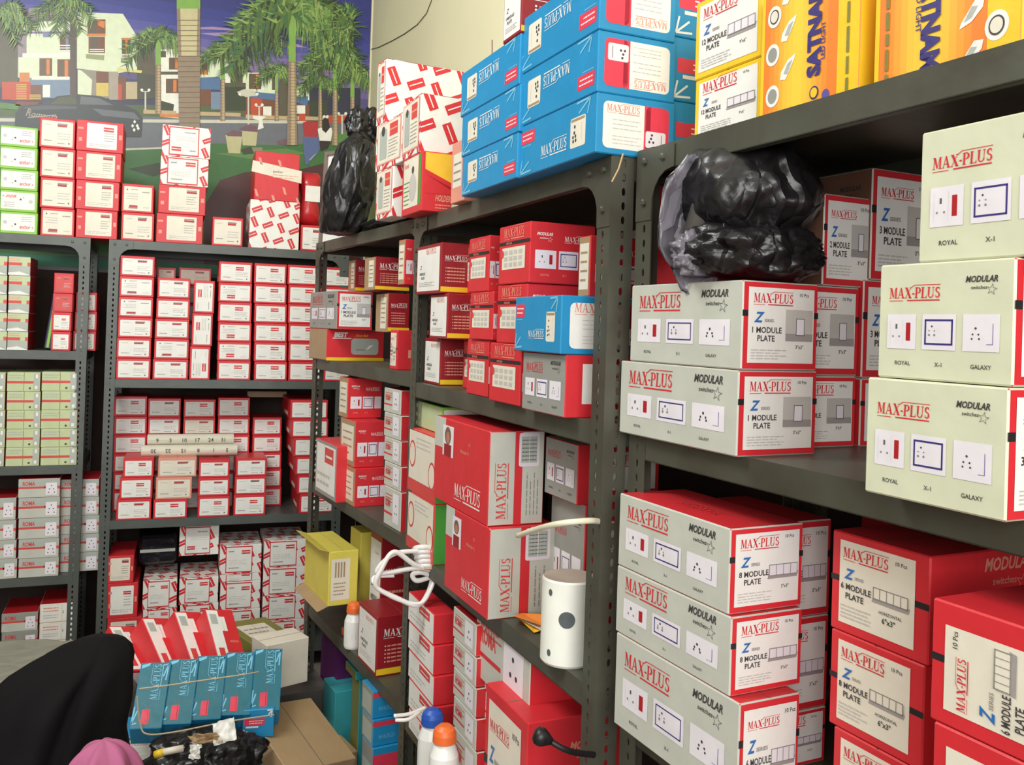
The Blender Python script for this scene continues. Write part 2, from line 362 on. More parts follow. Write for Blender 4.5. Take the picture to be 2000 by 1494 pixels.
def datelabel(q, tone='white'):
    q.rect(.04, .06, .94, .93, tone, 1); p = q.sub(.04, .06, .94, .93, 0, 1)
    p.logo(.4, .86, .45, 'salmon', 2, lines=False); p.text('Z', .15, .52, .09, 'ink', shear=.4, maxw=.2); p.text('4 MODULE', .12, .38, .06, 'ink', maxw=.6, bold=.02, shear=.2)
    p.text('PLATE', .2, .28, .06, 'ink', maxw=.5, bold=.02, shear=.2); p.lines(.1, .1, .8, .22, 3, 'faint')
def redtall(q):                                # narrow red carton end with black band and white table
    q.logo(.16, .8, .66, 'salmon', 2); q.rect(0, .665, 1, .725, 'black', 1); q.text('MODULAR', .25, .675, .035, 'salmon', maxw=.6, l=2)
    q.rect(.12, .25, .86, .62, 'cream', 2); p = q.sub(.12, .25, .86, .62, 0, 2)
    for i in range(4):
        for j in range(3): p.rect(.1+.21*i, .12+.28*j, .25+.21*i, .3+.28*j, 'faint', 1)
    p.ell(.02, .72, .07, 'redp', 2)
def redside(q):
    q.star(.1, .78, .24, 'white', 2); q.logo(.52, .7, .4, 'white', 2)
    q.socket(.08, .24, .4, .54, 0, 1); q.socket(.44, .24, .74, .54, 1, 1); q.socket(.78, .24, .98, .54, 2, 1)
    q.text('ROYAL', .17, .12, .035, 'salmon', maxw=.14); q.text('X-1', .5, .12, .035, 'salmon', maxw=.1)

def K_anchor(B, Lb, o):        # small red carton, white label
    anchor_label(Lb('F'), o.get('mark', 1), o.get('rot', 0), o.get('tone', 'white'))
    q = B('L'); q.rect(.3, .1, .7, .3, 'white', 1)
def K_anchorbig(B, Lb, o):     # red carton, label on the right with red left margin
    q = Lb('F'); u0 = o.get('u0', .22); q.rr(u0, .1, .86, .92, 'white' if o.get('mark') else 'cream', .003, 1); p = q.sub(u0, .1, .86, .92, o.get('rot', 0), 1)
    if o.get('mark'): anchor_mark(p, .55, .7, .34)
    else: p.rect(.58, .78, .92, .86, 'redd', 2); p.rect(.58, .87, .92, .92, 'inkl', 2)
    p.lines(.58, .28, .92, .68, 4, 'inkl', 2, .22); p.lines(.08, .06, .92, .2, 2, 'faint')
    f = B('F'); f.rect(.03, .7, .14, .76, 'salmon', 1); f.rect(.05, .3, .12, .42, 'salmon', 1); f.rect(.9, .45, .97, .6, 'salmon', 1)
def K_pattern(B, Lb, o):       # white carton with red marks
    for k in ('F', 'L', 'T', 'R'): pattern(B(k), o.get('step', .05), {'F': 0, 'L': 1.7, 'T': .6, 'R': 1}[k])
    if o.get('lbl'):
        q = Lb('F'); u0, u1 = o.get('uv', (.16, .76)); q.rect(u0-.02, .04, u1+.02, .96, 'red', 3); q.rect(u0, .08, u1, .92, 'white', 4); p = q.sub(u0, .08, u1, .92, o.get('rot', 0), 4)
        anchor_mark(p, .6, .72, .34); p.lines(.08, .78, .3, .9, 1, 'inkl'); p.lines(.1, .1, .5, .2, 1, 'inkl'); p.lines(.1, .28, .8, .5, 3, 'faint', 2, .2)
    if o.get('llabel'):
        q = Lb('L'); q.rect(.06, .1, .94, .97, 'salmon', 3); q.rect(.09, .13, .91, .95, 'cream', 4); p = q.sub(.09, .13, .91, .95, 0, 4)
        p.rect(.55, .62, .9, .94, 'redp', 2); p.rect(.55, .76, .9, .8, 'salmon', 3); p.rr(.1, .1, .42, .86, 'silver', .006, 2); p.ell(.26, .82, .08, 'ink', 3); p.lines(.5, .08, .92, .56, 6, 'inkl', 2, .2)
def K_green(B, Lb, o):
    q = Lb('F'); q.rr(.02, .12, .93, .9, 'white', .004, 1); p = q.sub(.02, .12, .93, .9, o.get('rot', 0), 1)
    p.ell(.12, .5, .06, 'faint', 2); p.ell(.42, .4, .03, 'ink', 2); p.ell(.33, .28, .015, 'ink', 2); p.lines(.6, .55, .92, .9, 3, 'inkl', 2, .25)
    p.text('anchor', .55, .16, .22, 'redp', maxw=.32, bold=.02); p.ell(.93, .24, .02, 'redp', 2)
def K_silver(B, Lb, o):
    q = B('F'); q.rect(0, .5, 1, .95, 'greenp', 1); q.poly([(0, .12), (.5, .2), (1, .02), (1, .0), (0, 0)], 'white', 1)
    p = Lb('F'); p.rect(0, .52, .62, .68, 'redp', 2); p.rect(.86, .5, 1, .7, 'redp', 2); p.lines(.02, .72, .6, .92, 2, 'salmon', 2, .4)
def K_greenc(B, Lb, o):
    q = B('F'); q.lines(.05, .64, .5, .9, 2, 'silver', 1, .5)
    p = Lb('F'); p.rect(0, .42, .8, .55, 'redp', 2); p.rect(.8, .08, .97, .94, 'silver', 2); p.rect(.86, .7, .93, .9, 'white', 3); p.rect(.84, .12, .92, .3, 'white', 3); p.rect(.66, .12, .72, .22, 'ink', 2); p.rect(.5, .05, .515, .98, 'olive', 3)
def K_roma(B, Lb, o):
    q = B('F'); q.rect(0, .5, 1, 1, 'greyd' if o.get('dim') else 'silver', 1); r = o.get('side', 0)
    q.rect(0, .48, .66, .58, 'redp', 2); q.rect(.94, .45, 1, .6, 'redp', 2); q.poly([(.62, .46), (.7, .53), (.62, .62)], 'redp', 2); q.text('ROMA', .1, .64, .2, 'redp', maxw=.3, bold=.03)
    p = Lb('F'); p.rr(.66, .12, .93, .78, 'sock', .002, 3)
    for x, y in ((.8, .62), (.75, .44), (.85, .44), (.73, .26), (.87, .26)): p.ell(x, y, .016, 'ink', 4)
def K_white2(B, Lb, o):
    q = Lb('F'); q.rect(.03, .06, .62, .93, 'white', 1); q.rect(.66, .06, .98, .93, 'white', 1); q.lines(.1, .55, .55, .85, 2, 'salmon', 2, .4); q.lines(.1, .2, .55, .45, 2, 'faint'); q.rect(.66, .45, .7, .6, 'silver', 2)
def K_grey(B, Lb, o):
    greyside(B('L')); T = B('T'); T.sub(.1, .25, .6, .75, 90, 1).logo(.1, .3, .7, 'redp')
    zlabel(Lb('F'), o.get('n', '1'), o.get('size', '3"x3"'), o.get('m', 1))
def K_redplate(B, Lb, o):      # red module plate carton, label on the aisle side
    q = B('L'); q.rect(0, .5, 1, .56, 'black', 1); p = Lb('L').sub(.04, .04, .96, .98, o.get('rot', 0), 1)
    if o.get('rot'): p = Lb('L').sub(.05, .08, .97, .9, 90, 1)
    p.rect(.06, .06, .9, .94, 'cream', 1); r = p.sub(.06, .06, .9, .94, 0, 1)
    r.logo(.05, .8, .62, 'red'); r.text('10 Pcs', .76, .88, .045, 'ink', maxw=.2); r.text('Z', .07, .55, .12, 'zblue', bold=.03, shear=.3, maxw=.16); r.text('SERIES', .22, .56, .035, 'inkl', maxw=.24)
    r.text(o.get('n', '8')+' MODULE', .03, .42, .07, 'ink', maxw=.42, bold=.02); r.text('PLATE', .1, .31, .07, 'ink', maxw=.28, bold=.02)
    m = o.get('m', 4); r.poly([(.46, .38), (.93, .38), (.95, .44), (.48, .44)], 'pic', 2); r.rect(.48, .42, .93, .56, 'cream', 3); r.frame(.48, .42, .93, .56, 'inkl', .001, 4)
    for k in range(1, m+1): r.rect(.48+.45*k/(m+1)-.004, .42, .48+.45*k/(m+1)+.004, .56, 'inkl', 5)
    r.text('HORIZONTAL', .56, .27, .035, 'ink', maxw=.34); r.text('6"x3"', .6, .17, .06, 'ink', maxw=.2, bold=.02); r.lines(.03, .06, .45, .24, 4, 'faint')
    f = B('F'); f.star(.36, .8, .34, 'salmon', 1); f.rect(.3, .3, .98, .5, 'salmon', 1)
def K_blue(B, Lb, o):
    blueside(B('L'), o.get('rot', 0)); blueend(Lb('F'), o.get('erot', o.get('rot', 0)))
def K_blueback(B, Lb, o):
    q = B('F'); q.rect(.05, .45, .7, .68, 'pinkred', 1); q.lines(.2, .48, .66, .64, 2, 'white', 2, .3); ties(q, 'white'); Lb('F').rect(.1, .36, .5, .42, 'white', 2)
def K_maroon(B, Lb, o):
    maroonface(B('F')); datelabel(Lb('L'), o.get('tone', 'white'))
def K_maroonk(B, Lb, o):
    maroonface(B('F')); q = Lb('L'); q.rect(.4, .1, .85, .9, 'cream', 1); q.lines(.45, .2, .8, .8, 5, 'kraft', 2, .3)
def K_redtall(B, Lb, o):
    redtall(Lb('L')); redside(B('F'))
def K_redfront(B, Lb, o):
    redside(B('F')); q = Lb('L'); q.rect(.1, .12, .9, .88, 'cream', 1); q.lines(.2, .2, .8, .8, 4, 'kraft', 2, .25)
def K_greyred(B, Lb, o):       # grey aisle side, white end label with red border
    greyside(B('L')); q = Lb('F'); q.rect(.14, .22, .95, .86, 'white', 1); q.sub(.2, .5, .9, .8, 0, 1).logo(.1, .5, .8, 'redp')
def K_switch(B, Lb, o):        # big red box with portrait and grey end carrying a sideways logo
    q = B('L'); q.rect(0, .64, .22, 1, 'grey', 1); q.rect(.17, .56, .38, .92, 'sock', 2); q.ell(.27, .8, .06, 'brown', 3, 1.0); q.ell(.275, .78, .035, 'skin', 4, 1.1); q.rect(.2, .56, .34, .7, 'maroon', 3)
    q.text('Hi', .66, .76, .04, 'salmon', maxw=.1); q.text('Modular A', .52, .66, .04, 'salmon', maxw=.34); q.logo(.42, .15, .46, 'white', 2)
    f = B('F'); f.rect(.46, 0, .6, 1, 'red', 1); f.sub(.06, .04, .42, .72, 90, 1).logo(.04, .3, .88, 'redp')
    p = Lb('F'); p.rr(.53, .62, .9, .98, 'lilac', .004, 3); r = p.sub(.57, .66, .86, .94, 0, 3); r.rect(0, 0, 1, 1, 'silver', 1)
    for k in range(6): r.lines(.05, .05+.15*k, .95, .17+.15*k, 1, 'dgrey', 2, .3)
    r.rect(.48, 0, .52, 1, 'lilac', 3); f.sub(.66, .1, .92, .55, 90, 1).lines(0, 0, 1, 1, 4, 'inkl', 1, .25)
def K_whitered(B, Lb, o):      # white aisle side with red rings, red foot
    q = B('L'); q.rect(0, 0, 1, .2, 'redp', 1); p = Lb('L'); p.rect(.03, .2, .97, .97, 'cream', 2)
    for cx, cy, r in ((.16, .6, .12), (.86, .38, .12)): p.ell(cx, cy, r, 'redp', 3, 1.3); p.ell(cx, cy, r*.8, 'cream', 4, 1.35)
    p.lines(.3, .7, .8, .9, 3, 'faint', 3)
def K_plain(B, Lb, o):
    q = Lb(o.get('f', 'F')); q.rect(.15, .25, .8, .8, o.get('tone', 'cream'), 1); q.lines(.2, .3, .75, .7, 3, 'inkl', 2, .25)
def K_stripe(B, Lb, o):        # small white and red carton, red mark on the aisle side
    q = Lb('L'); q.rect(.06, .08, .94, .94, 'white', 1); q.rect(.45, .62, .85, .9, 'redp', 2); q.rect(.5, .72, .8, .76, 'white', 3); q.lines(.1, .15, .7, .45, 2, 'faint', 2)
def K_sat(B, Lb, o):           # orange and yellow lamp carton, lettering running upwards
    q = B('L'); oc, yc = (238, 132, 48), (250, 206, 66)
    for i in range(20):
        u = i/20; k = math.sin(math.pi*min(1, max(0, (u-.04)/.66)))**1.3 if u < .7 else 0
        mm = mat('lamp_print_%d' % round(k*10), tuple(oc[j]+(yc[j]-oc[j])*round(k*10)/10 for j in range(3)), rough=.42, var=.04, scale=18); q.rect(u, 0, u+.05, 1, mm, 1)
    q.rect(0, 0, .035, 1, 'yellow', 2); q.rect(.8, 0, 1, 1, 'yellow', 2)
    lp = [(.14, .8, 0), (.13, .5, 1), (.14, .17, 1), (.3, .66, 2), (.3, .36, 2), (.3, .95, 2)]
    if o.get('flip'): q = q.sub(0, 0, 1, 1, 180, 0)
    for x, y, t in lp:
        if t < 2:
            q.ell(x, y, .075, 'white', 3, 1.15); q.ell(x, y, .05, 'ink' if t == 0 else 'greyd', 4, 1.15)
            if t == 0: q.ell(x, y, .04, 'cream', 5, 1.15)
        else:
            q.poly([(x-.08, y-.08), (x-.02, y-.09), (x+.07, y+.05), (x+.08, y+.09), (x, y+.06), (x-.07, y-.02)], 'white', 3); q.poly([(x-.04, y-.04), (x, y-.05), (x+.05, y+.05), (x+.0, y+.03)], 'silver', 4)
    p = Lb('L') if not o.get('flip') else Lb('L').sub(0, 0, 1, 1, 180, 0)
    p.sub(.5, .22, .66, 1.0, 90, 3).text('SATNAM', 0, .15, .75, 'navy', maxw=.98, bold=.06); p.sub(.62, .3, .7, .95, 90, 3).text('LED LIGHT', .05, .2, .5, 'navy', maxw=.9)
    p.ell(.585, .1, .045, 'navy', 4, 1.1); p.ell(.585, .1, .034, 'yellow', 5, 1.1); p.ell(.7, .06, .035, 'violet', 4, 1.2)
    p.sub(.86, .02, .94, .98, 90, 3).lines(0, .1, 1, .9, 1, 'olive', 2, .4)
def K_yelplate(B, Lb, o):      # yellow carton, white plate label towards the aisle
    q = Lb('L'); zlabel(q, o.get('n', '12'), '9"x6"', 4, belt=False, tone='white')
def K_kent(B, Lb, o):
    q = Lb('L'); q.rect(.08, .12, .82, .97, 'cream', 1); q.rect(.84, .12, .96, .97, 'greend', 1); q.text('Kent', .12, .82, .09, 'redp', maxw=.4); q.ell(.55, .75, .06, 'ink', 2); q.ell(.55, .45, .18, 'faint', 2, 1.2); q.lines(.1, .15, .4, .6, 6, 'greend', 2, .3)
    f = B('F'); f.rect(.1, .45, .98, .98, 'orangel', 1); f.poly([(.1, .62), (.98, .38), (.98, .5), (.1, .7)], 'red', 2); f.poly([(.1, .3), (.98, .3), (.98, .42), (.1, .62)], 'red', 2); f.text('HOLDER', .45, .18, .1, 'salmon', maxw=.5, bold=.03, shear=.2); f.lines(.45, .04, .95, .14, 2, 'salmon', 2)
def K_bell(B, Lb, o):          # red and yellow door bell box
    q = B('F'); q.rect(0, 0, 1, .1, 'yellow', 1); q.text('BEST', .12, .76, .14, 'white', maxw=.32, bold=.05, shear=.2); q.rect(.1, .7, .42, .73, 'white', 1); q.text('Door Bell', .5, .78, .07, 'orangel', maxw=.38, shear=.2)
    p = Lb('F'); p.rr(.42, .2, .9, .72, 'silver', .01, 1); p.poly([(.68, .36), (.72, .38), (.82, .52), (.74, .5)], 'white', 2); p.rect(.5, .34, .66, .36, 'dgrey', 2)
def K_tab(B, Lb, o):           # grey small carton with red flashes
    q = B('L'); q.rect(0, .3, .5, .36, 'red', 1); q.text('ROMA', .1, .5, .2, 'redp', maxw=.3, bold=.03); p = Lb('L'); p.rect(.55, .15, .9, .9, 'sock', 2); p.lines(.1, .6, .5, .85, 3, 'redp', 2, .3)
    for x, y in ((.72, .6), (.68, .4), (.78, .4)): p.ell(x, y, .02, 'ink', 3)
def K_yelopen(B, Lb, o):
    q = Lb('F'); q.rect(.08, .1, .72, .86, 'cream', 1); p = q.sub(.08, .1, .72, .86, 0, 1)
    for k in range(4): p.rect(.2+.15*k, .55, .28+.15*k, .92, 'kraft', 1)
    p.lines(.15, .1, .8, .45, 4, 'kraft', 2, .3)
def K_bluepink(B, Lb, o):
    q = B('F'); q.rect(0, .74, 1, .92, 'pinkred', 1); q.sub(.1, .15, .7, .65, 0, 1).logo(.1, .3, .7, 'bluel'); Lb('L').rect(.1, .1, .9, .8, 'silver', 1)
def K_tealtop(B, Lb, o):       # blue carton, lettering up the lid
    q = B('T'); q.sub(.45, .4, .85, .98, 90, 1).logo(.02, .35, .96, 'bluel'); q.rect(.3, .06, .55, .28, 'pinkred', 1); q.poly([(.05, .9), (.3, .95), (.32, .99), (.05, .96)], 'bluel', 1)
    ties(q); ties(B('F'), 'tealb'); Lb('F').sub(.3, .2, .9, .8, 90, 1).logo(0, .3, 1, 'bluel')
def K_redlid(B, Lb, o):        # tilted red carton, long white strip over the lid
    q = Lb('T'); q.rect(.02, .03, .42, .97, 'white', 1); q.rect(.42, .6, .62, .86, 'white', 1); q.rect(.12, .1, .32, .3, 'redp', 2); q.rect(.1, .72, .34, .9, 'silver', 2); B('T').text('anchor', .6, .4, .05, 'salmon', maxw=.3)
    p = B('F'); p.rect(.1, .1, .9, .9, 'white', 1); p.rect(.5, .15, .8, .4, 'redp', 2); p.rect(.5, .25, .8, .29, 'salmon', 3)
KD = {  # kind: (design, body face materials)
 'anchor': (K_anchor, {'*': 'red'}), 'anchorbig': (K_anchorbig, {'*': 'red'}), 'pattern': (K_pattern, {'*': 'white'}),
 'anchorpale': (K_anchor, {'*': 'salmon'}), 'green': (K_green, {'*': 'green'}), 'silver': (K_silver, {'*': 'silver', 'R': 'redd'}), 'greenc': (K_greenc, {'*': 'greenp', 'R': 'redd'}),
 'roma': (K_roma, {'*': 'grey', 'R': 'redd', 'T': 'redd'}), 'white2': (K_white2, {'*': 'cream', 'R': 'redd', 'T': 'redd'}), 'grey': (K_grey, {'*': 'red', 'L': 'grey', 'edge': 'grey'}),
 'greyg': (K_grey, {'*': 'red', 'L': 'greyg', 'T': 'greyg', 'edge': 'greyg'}), 'redplate': (K_redplate, {'*': 'red'}), 'blue': (K_blue, {'*': 'blue'}), 'blueback': (K_blueback, {'*': 'blue'}),
 'maroon': (K_maroon, {'*': 'maroon'}), 'maroonk': (K_maroonk, {'*': 'maroon', 'L': 'kraft'}), 'redtall': (K_redtall, {'*': 'red'}), 'redfront': (K_redfront, {'*': 'red', 'L': 'kraft'}),
 'greyred': (K_greyred, {'*': 'red', 'L': 'greyd', 'T': 'grey'}), 'switch': (K_switch, {'*': 'red', 'F': 'grey', 'edge': 'red'}), 'whitered': (K_whitered, {'*': 'redp', 'F': 'greend'}),
 'stripe': (K_stripe, {'*': 'red', 'L': 'white'}), 'sat': (K_sat, {'*': 'orange', 'F': 'yellow'}), 'yelplate': (K_yelplate, {'*': 'yellow'}), 'kent': (K_kent, {'*': 'red'}), 'bell': (K_bell, {'*': 'red', 'L': 'kraft', 'T': 'kraft'}),
 'tab': (K_tab, {'*': 'grey', 'F': 'red', 'T': 'redd'}), 'yelopen': (K_yelopen, {'*': 'yellowp'}), 'bluepink': (K_bluepink, {'*': 'blue', 'L': 'greyd'}), 'tealtop': (K_tealtop, {'*': 'blue', 'T': 'teal', 'edge': 'blue'}), 'redlid': (K_redlid, {'*': 'red'}),
}
CACHE = {}
def carton_parts(kind, w, d, h, opt):
    key = (kind, round(w, 3), round(d, 3), round(h, 3), tuple(sorted((k, str(v)) for k, v in opt.items())))
    if key in CACHE: return CACHE[key]
    bm, lm = MB(), MB(); body = dict(KD[kind][1]) if kind in KD else {'*': kind}
    body.update(opt.get('mats', {}))
    if 'edge' not in body: body['edge'] = body['*']
    bm.box((-w/2, -d/2, 0), (w/2, d/2, h), body, c=min(.0016, h*.05))
    # lid seam and closing flap on the top
    T = face_panel(bm, 'T', w, d, h)
    if w < d: T.rect(.495, 0, .505, 1, 'brown' if kind in KD else 'dgrey', 1)
    else: T.rect(0, .49, 1, .51, 'brown' if kind in KD else 'dgrey', 1)
    if kind in KD: KD[kind][0](lambda k: face_panel(bm, k, w, d, h), lambda k: face_panel(lm, k, w, d, h), opt)
    elif opt.get('lab'): K_plain(lambda k: face_panel(bm, k, w, d, h), lambda k: face_panel(lm, k, w, d, h), opt)
    def me(mb, n):
        if not mb.v: return None
        m = bpy.data.meshes.new(n); m.from_pydata(mb.v, [], mb.f)
        for q in mb.mats: m.materials.append(q)
        m.polygons.foreach_set('material_index', mb.m); m.update(); return m
    CACHE[key] = (me(bm, 'body'), me(lm, 'label')); return CACHE[key]
def carton(kind, center, w, d, h, rz, label, group=None, name='carton', cat='box', rot3=None, **opt):
    t = thing(name, label, cat, center, rz, group)
    if rot3 is not None: t.rotation_euler = rot3
    b, l = carton_parts(kind, w, d, h, opt); link('body', b, t)
    if l: link('label', l, t)
    return t
ORD = ['bottom', 'second up', 'third up', 'fourth up', 'fifth up', 'sixth up', 'seventh up']
NTH = ['first', 'second', 'third', 'fourth', 'fifth', 'sixth', 'seventh', 'eighth']
LAST = [0]; LASTT = [0]; LASTS = [0]
def col(rk, si, kind, xt, xb, ys, desc, nth, where, group, t=0, depth=.165, wpx=None, opts=None, hint=None, zbase=None, kinds=None):
    """a stack on a back rack. xt, xb: (left, right) columns of the top and the bottom carton, ys: rows of the edges from top down"""
    f = FR[rk]; n = len(ys)-1; z = ZS[rk][si] if zbase is None else zbase; objs = []
    for i in range(n-1, -1, -1):
        k = i/(n-1) if n > 1 else 0
        xl = xt[0]+(xb[0]-xt[0])*k; xr = xt[1]+(xb[1]-xt[1])*k; ym = (ys[i]+ys[i+1])/2; xm = (xl+xr)/2
        s0, _ = f.hitT(xl, ym, t); s1, _ = f.hitT(xr, ym, t); _, z0 = f.hitT(xm, ys[i+1], t); _, z1 = f.hitT(xm, ys[i], t)
        h = round(z1-z0, 3)-.001; w = round(s1-s0, 3)-.002; up = n-1-i
        o = dict((opts or {}).get(up, {})); o.update((opts or {}).get('all', {}) if opts else {})
        c = f.P((s0+s1)/2, t+depth/2, z); rz = math.atan2(f.es.y, f.es.x)+random.uniform(-.012, .012)
        lab = desc + ', ' + (ORD[up] if n > 1 else 'alone') + ' in ' + nth + ', ' + where
        o2 = dict(o); kd = (kinds or {}).get(up, kind); nd = o2.pop('desc', None)
        if nd: lab = nd + ', ' + ORD[up] + ' in ' + nth + ', ' + where
        objs.append(carton(kd, c, w, depth, h, rz, lab, group, **o2)); z += h+.0008
    LAST[0] = z; return z
def rbox(rk, kind, pn, top, bot, pf, pr, label, t=None, z=None, si=None, yaw=0, dep=None, group=None, name='carton', cat='box', s=None, L=.2, **opt):
    """carton on a right-hand rack: pn column of its near edge, top/bot rows there, pf far column of the aisle side, pr right column of the end"""
    f = FR[rk]
    if s is not None and t is None: t = f.hitS(pn, bot, s)[0]
    if t is None:
        zz = ZS[rk][si] if si is not None else (LAST[0] if z == 'on' else z); q = hitZ(pn, bot, zz); t = (q-f.O).dot(f.et)
        if not -.09 < t < .3: print('TCHK', round(t, 3), label); t = max(-.07, min(.25, t))
        LASTT[0] = t
    elif t == 'same': t = LASTT[0]
    s0, zb = f.hitT(pn, bot, t); s0 = s0 if s is None else s; LASTS[0] = s0
    if si is not None: z = ZS[rk][si]
    elif z == 'on': z = LAST[0]
    elif z is None: z = zb
    p = f.P(s0, t, 0); lo, hi = 0.0, 3.2
    for _ in range(40):
        m = (lo+hi)/2; p.z = m
        if row_of(p) > top: lo = m
        else: hi = m
    h = max(.02, lo-z-.0008); s1 = f.hitT(pf, (top+bot)/2, t)[0] if s is None else s0+L
    if dep is None: dep = f.hitS(pr, (top+bot)/2, s0)[0]-t
    L = abs(s1-s0); c = f.P(s0+L/2, t+dep/2, z); rz = math.atan2(f.es.y, f.es.x)-math.pi/2+yaw
    if yaw:
        near = f.P(s0, t, z); off = c-near; c = near + Matrix.Rotation(yaw, 3, 'Z') @ off
    o = carton(kind, c, dep, L, h, rz, label, group, name, cat, **opt); LAST[0] = z+h+.0008; o['_d'] = 0; del o['_d']
    return o

# ================================================================== THE ROOM
YW = 4.30
def slab(name, a, b, m):
    mb = MB(); mb.box(a, b, m); return tag(mb.build(name), kind='structure')
FLOORM = mat('floor_tile', (128, 120, 112), rough=.5, var=.12, scale=3); WALLM = mat('wall_plaster', (234, 227, 190), rough=.85, var=.035, scale=2.2, bump=.08, bscale=9)
CEILM = mat('ceiling_plaster', (236, 236, 228), rough=.9, var=.03)
slab('floor', (-2.6, -1.9, -.05), (1.3, YW+.1, 0), FLOORM); slab('ceiling', (-2.6, -1.9, 3.3), (1.3, YW+.1, 3.35), CEILM)
slab('wall_back', (-2.6, YW, 0), (1.3, YW+.08, 3.3), WALLM); slab('wall_left', (-2.68, -1.9, 0), (-2.6, YW, 3.3), mat('wall_left_paint', (150, 140, 112), rough=.85, var=.05))
mb = MB(); A_, B_ = Vector((1.085, -1.9, 0)), Vector((.985, YW, 0)); W_ = Vector((.08, 0, 0)); H_ = Vector((0, 0, 3.3))
mb.mesh([A_, B_, B_+W_, A_+W_, A_+H_, B_+H_, B_+W_+H_, A_+W_+H_], [(0, 1, 5, 4), (1, 2, 6, 5), (2, 3, 7, 6), (3, 0, 4, 7), (4, 5, 6, 7), (3, 2, 1, 0)], WALLM)
tag(mb.build('wall_right'), kind='structure')
slab('wall_front', (-2.6, -1.98, 2.75), (1.3, -1.9, 3.3), WALLM)
def wallx(y): return 1.085-(y+1.9)/6.2*.1
mb = MB(); GR = mat('green_paint', (74, 140, 116), rough=.6)
mb.box((-2.58, YW-.006, ZC+.205), (.98, YW-.004, ZC+.25), GR); tag(mb.build('trim_1'), kind='structure')
def hitW(px, py, off=0):                    # point on the right wall
    d = ray(px, py); n = Vector((1, .1/6.2, 0)); k = (Vector((1.085-off, -1.9, 0))-CAMP).dot(n)/d.dot(n); return CAMP+d*k
mb = MB(); mb.tube([hitW(x, y, .003) for x, y in ((843, 0), (833, 26), (815, 48), (790, 66), (765, 80), (740, 92), (722, 97))], .0016, mat('black_wire', (60, 54, 48), rough=.6), 5)
tag(mb.build('wall_wire'), 'thin dark wire trailing down the cream wall beside the mural', 'wire')

# ------------------------------------------------------------------ the mural: a printed sheet on the back wall
MU = {}
def mc(k, rgb):
    if k not in MU: MU[k] = mat('print_'+k, rgb, rough=.4, var=.05, scale=40)
    return MU[k]
mb = MB()
def mp(px, py, l):
    p = hitY(px, py, YW-.004); return (min(p.x, .975), YW-.004-.0003*l-len(mb.f)*2e-7, p.z)
def mpoly(pts, m, l): mb.poly([mp(x, y, l) for x, y in pts], m)
def mrect(x0, y0, x1, y1, m, l): mpoly([(x0, y1), (x1, y1), (x1, y0), (x0, y0)], m, l)
skyc = [(58, 62, 128), (60, 66, 140), (66, 72, 150), (84, 84, 158), (106, 98, 164), (126, 112, 168), (140, 120, 165), (132, 112, 160), (112, 100, 150), (90, 84, 130), (70, 70, 110), (62, 62, 90)]
p0, p1 = mp(-700, 480, 0), mp(706, -420, 0)
zt = ZC+1.72; zb_ = ZC+.19
for i in range(12):
    y = [-260, 0, 22, 44, 62, 78, 92, 110, 125, 140, 160, 185, 235]
    mb.poly([(-2.55, YW-.004, mp(300, y[i+1], 0)[2]), (.975, YW-.004, mp(300, y[i+1], 0)[2]), (.975, YW-.004, mp(300, y[i], 0)[2]), (-2.55, YW-.004, mp(300, y[i], 0)[2])], mc('sky%d' % i, skyc[i]))
mb.box((-2.55, YW-.003, zb_), (.975, YW, zt), mc('paper', (90, 80, 90)))
DB = mat('dark_brown_shade', (58, 42, 38), rough=.8, var=.1)  # shade behind the racks, put into colour as dark panels on both walls
m2 = MB(); m2.box((-2.58, YW-.0035, .02), (.98, YW, zb_), DB); tag(m2.build('back_shade_panel'), kind='structure')
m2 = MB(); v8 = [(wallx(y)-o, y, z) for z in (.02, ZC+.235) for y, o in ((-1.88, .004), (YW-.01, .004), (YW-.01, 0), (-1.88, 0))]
m2.mesh(v8, [(0, 1, 5, 4), (4, 5, 6, 7), (0, 4, 7, 3), (1, 2, 6, 5)], DB); tag(m2.build('right_shade_panel'), kind='structure')
def hz(y): return y
pale = mc('facade', (222, 232, 200)); dk = mc('shade', (92, 86, 68)); gry = mc('roofgrey', (150, 138, 145)); brn = mc('brown', (120, 76, 54)); orr = mc('orange', (214, 130, 60)); dgr = mc('darkgreen', (58, 66, 46)); blu = mc('paleblue', (120, 140, 165)); redf = mc('redfence', (196, 76, 46)); yel = mc('doors', (216, 190, 96))
lil = mc('lilac', (168, 140, 176)); wht = mc('white', (238, 238, 226)); road = mc('road', (108, 112, 120)); grass = mc('grass', (62, 112, 58)); grass2 = mc('grass2', (92, 134, 70)); curb = mc('curb', (206, 204, 186)); carc = mc('car', (64, 68, 72)); carl = mc('carlight', (104, 110, 116)); lawnshade = mc('lawnshade', (82, 42, 44)); pot = mc('pot', (194, 188, 142)); trk = mc('trunk', (150, 132, 110)); trkl = mc('trunklight', (204, 194, 150)); tgr = mc('trunkgreen', (134, 176, 84)); navyd = mc('navydark', (54, 54, 74)); tan = mc('tan', (196, 170, 130))
for k, (x0, y0, x1, y1) in enumerate([(390, 62, 560, 70), (500, 82, 600, 90), (560, 72, 640, 78), (360, 52, 470, 57), (600, 130, 690, 140), (420, 92, 540, 97)]): mpoly([(x0, y0+3), (x0+30, y1), (x1, y1+3), (x1-20, y0+4), ((x0+x1)/2, y0)], lil, 1)
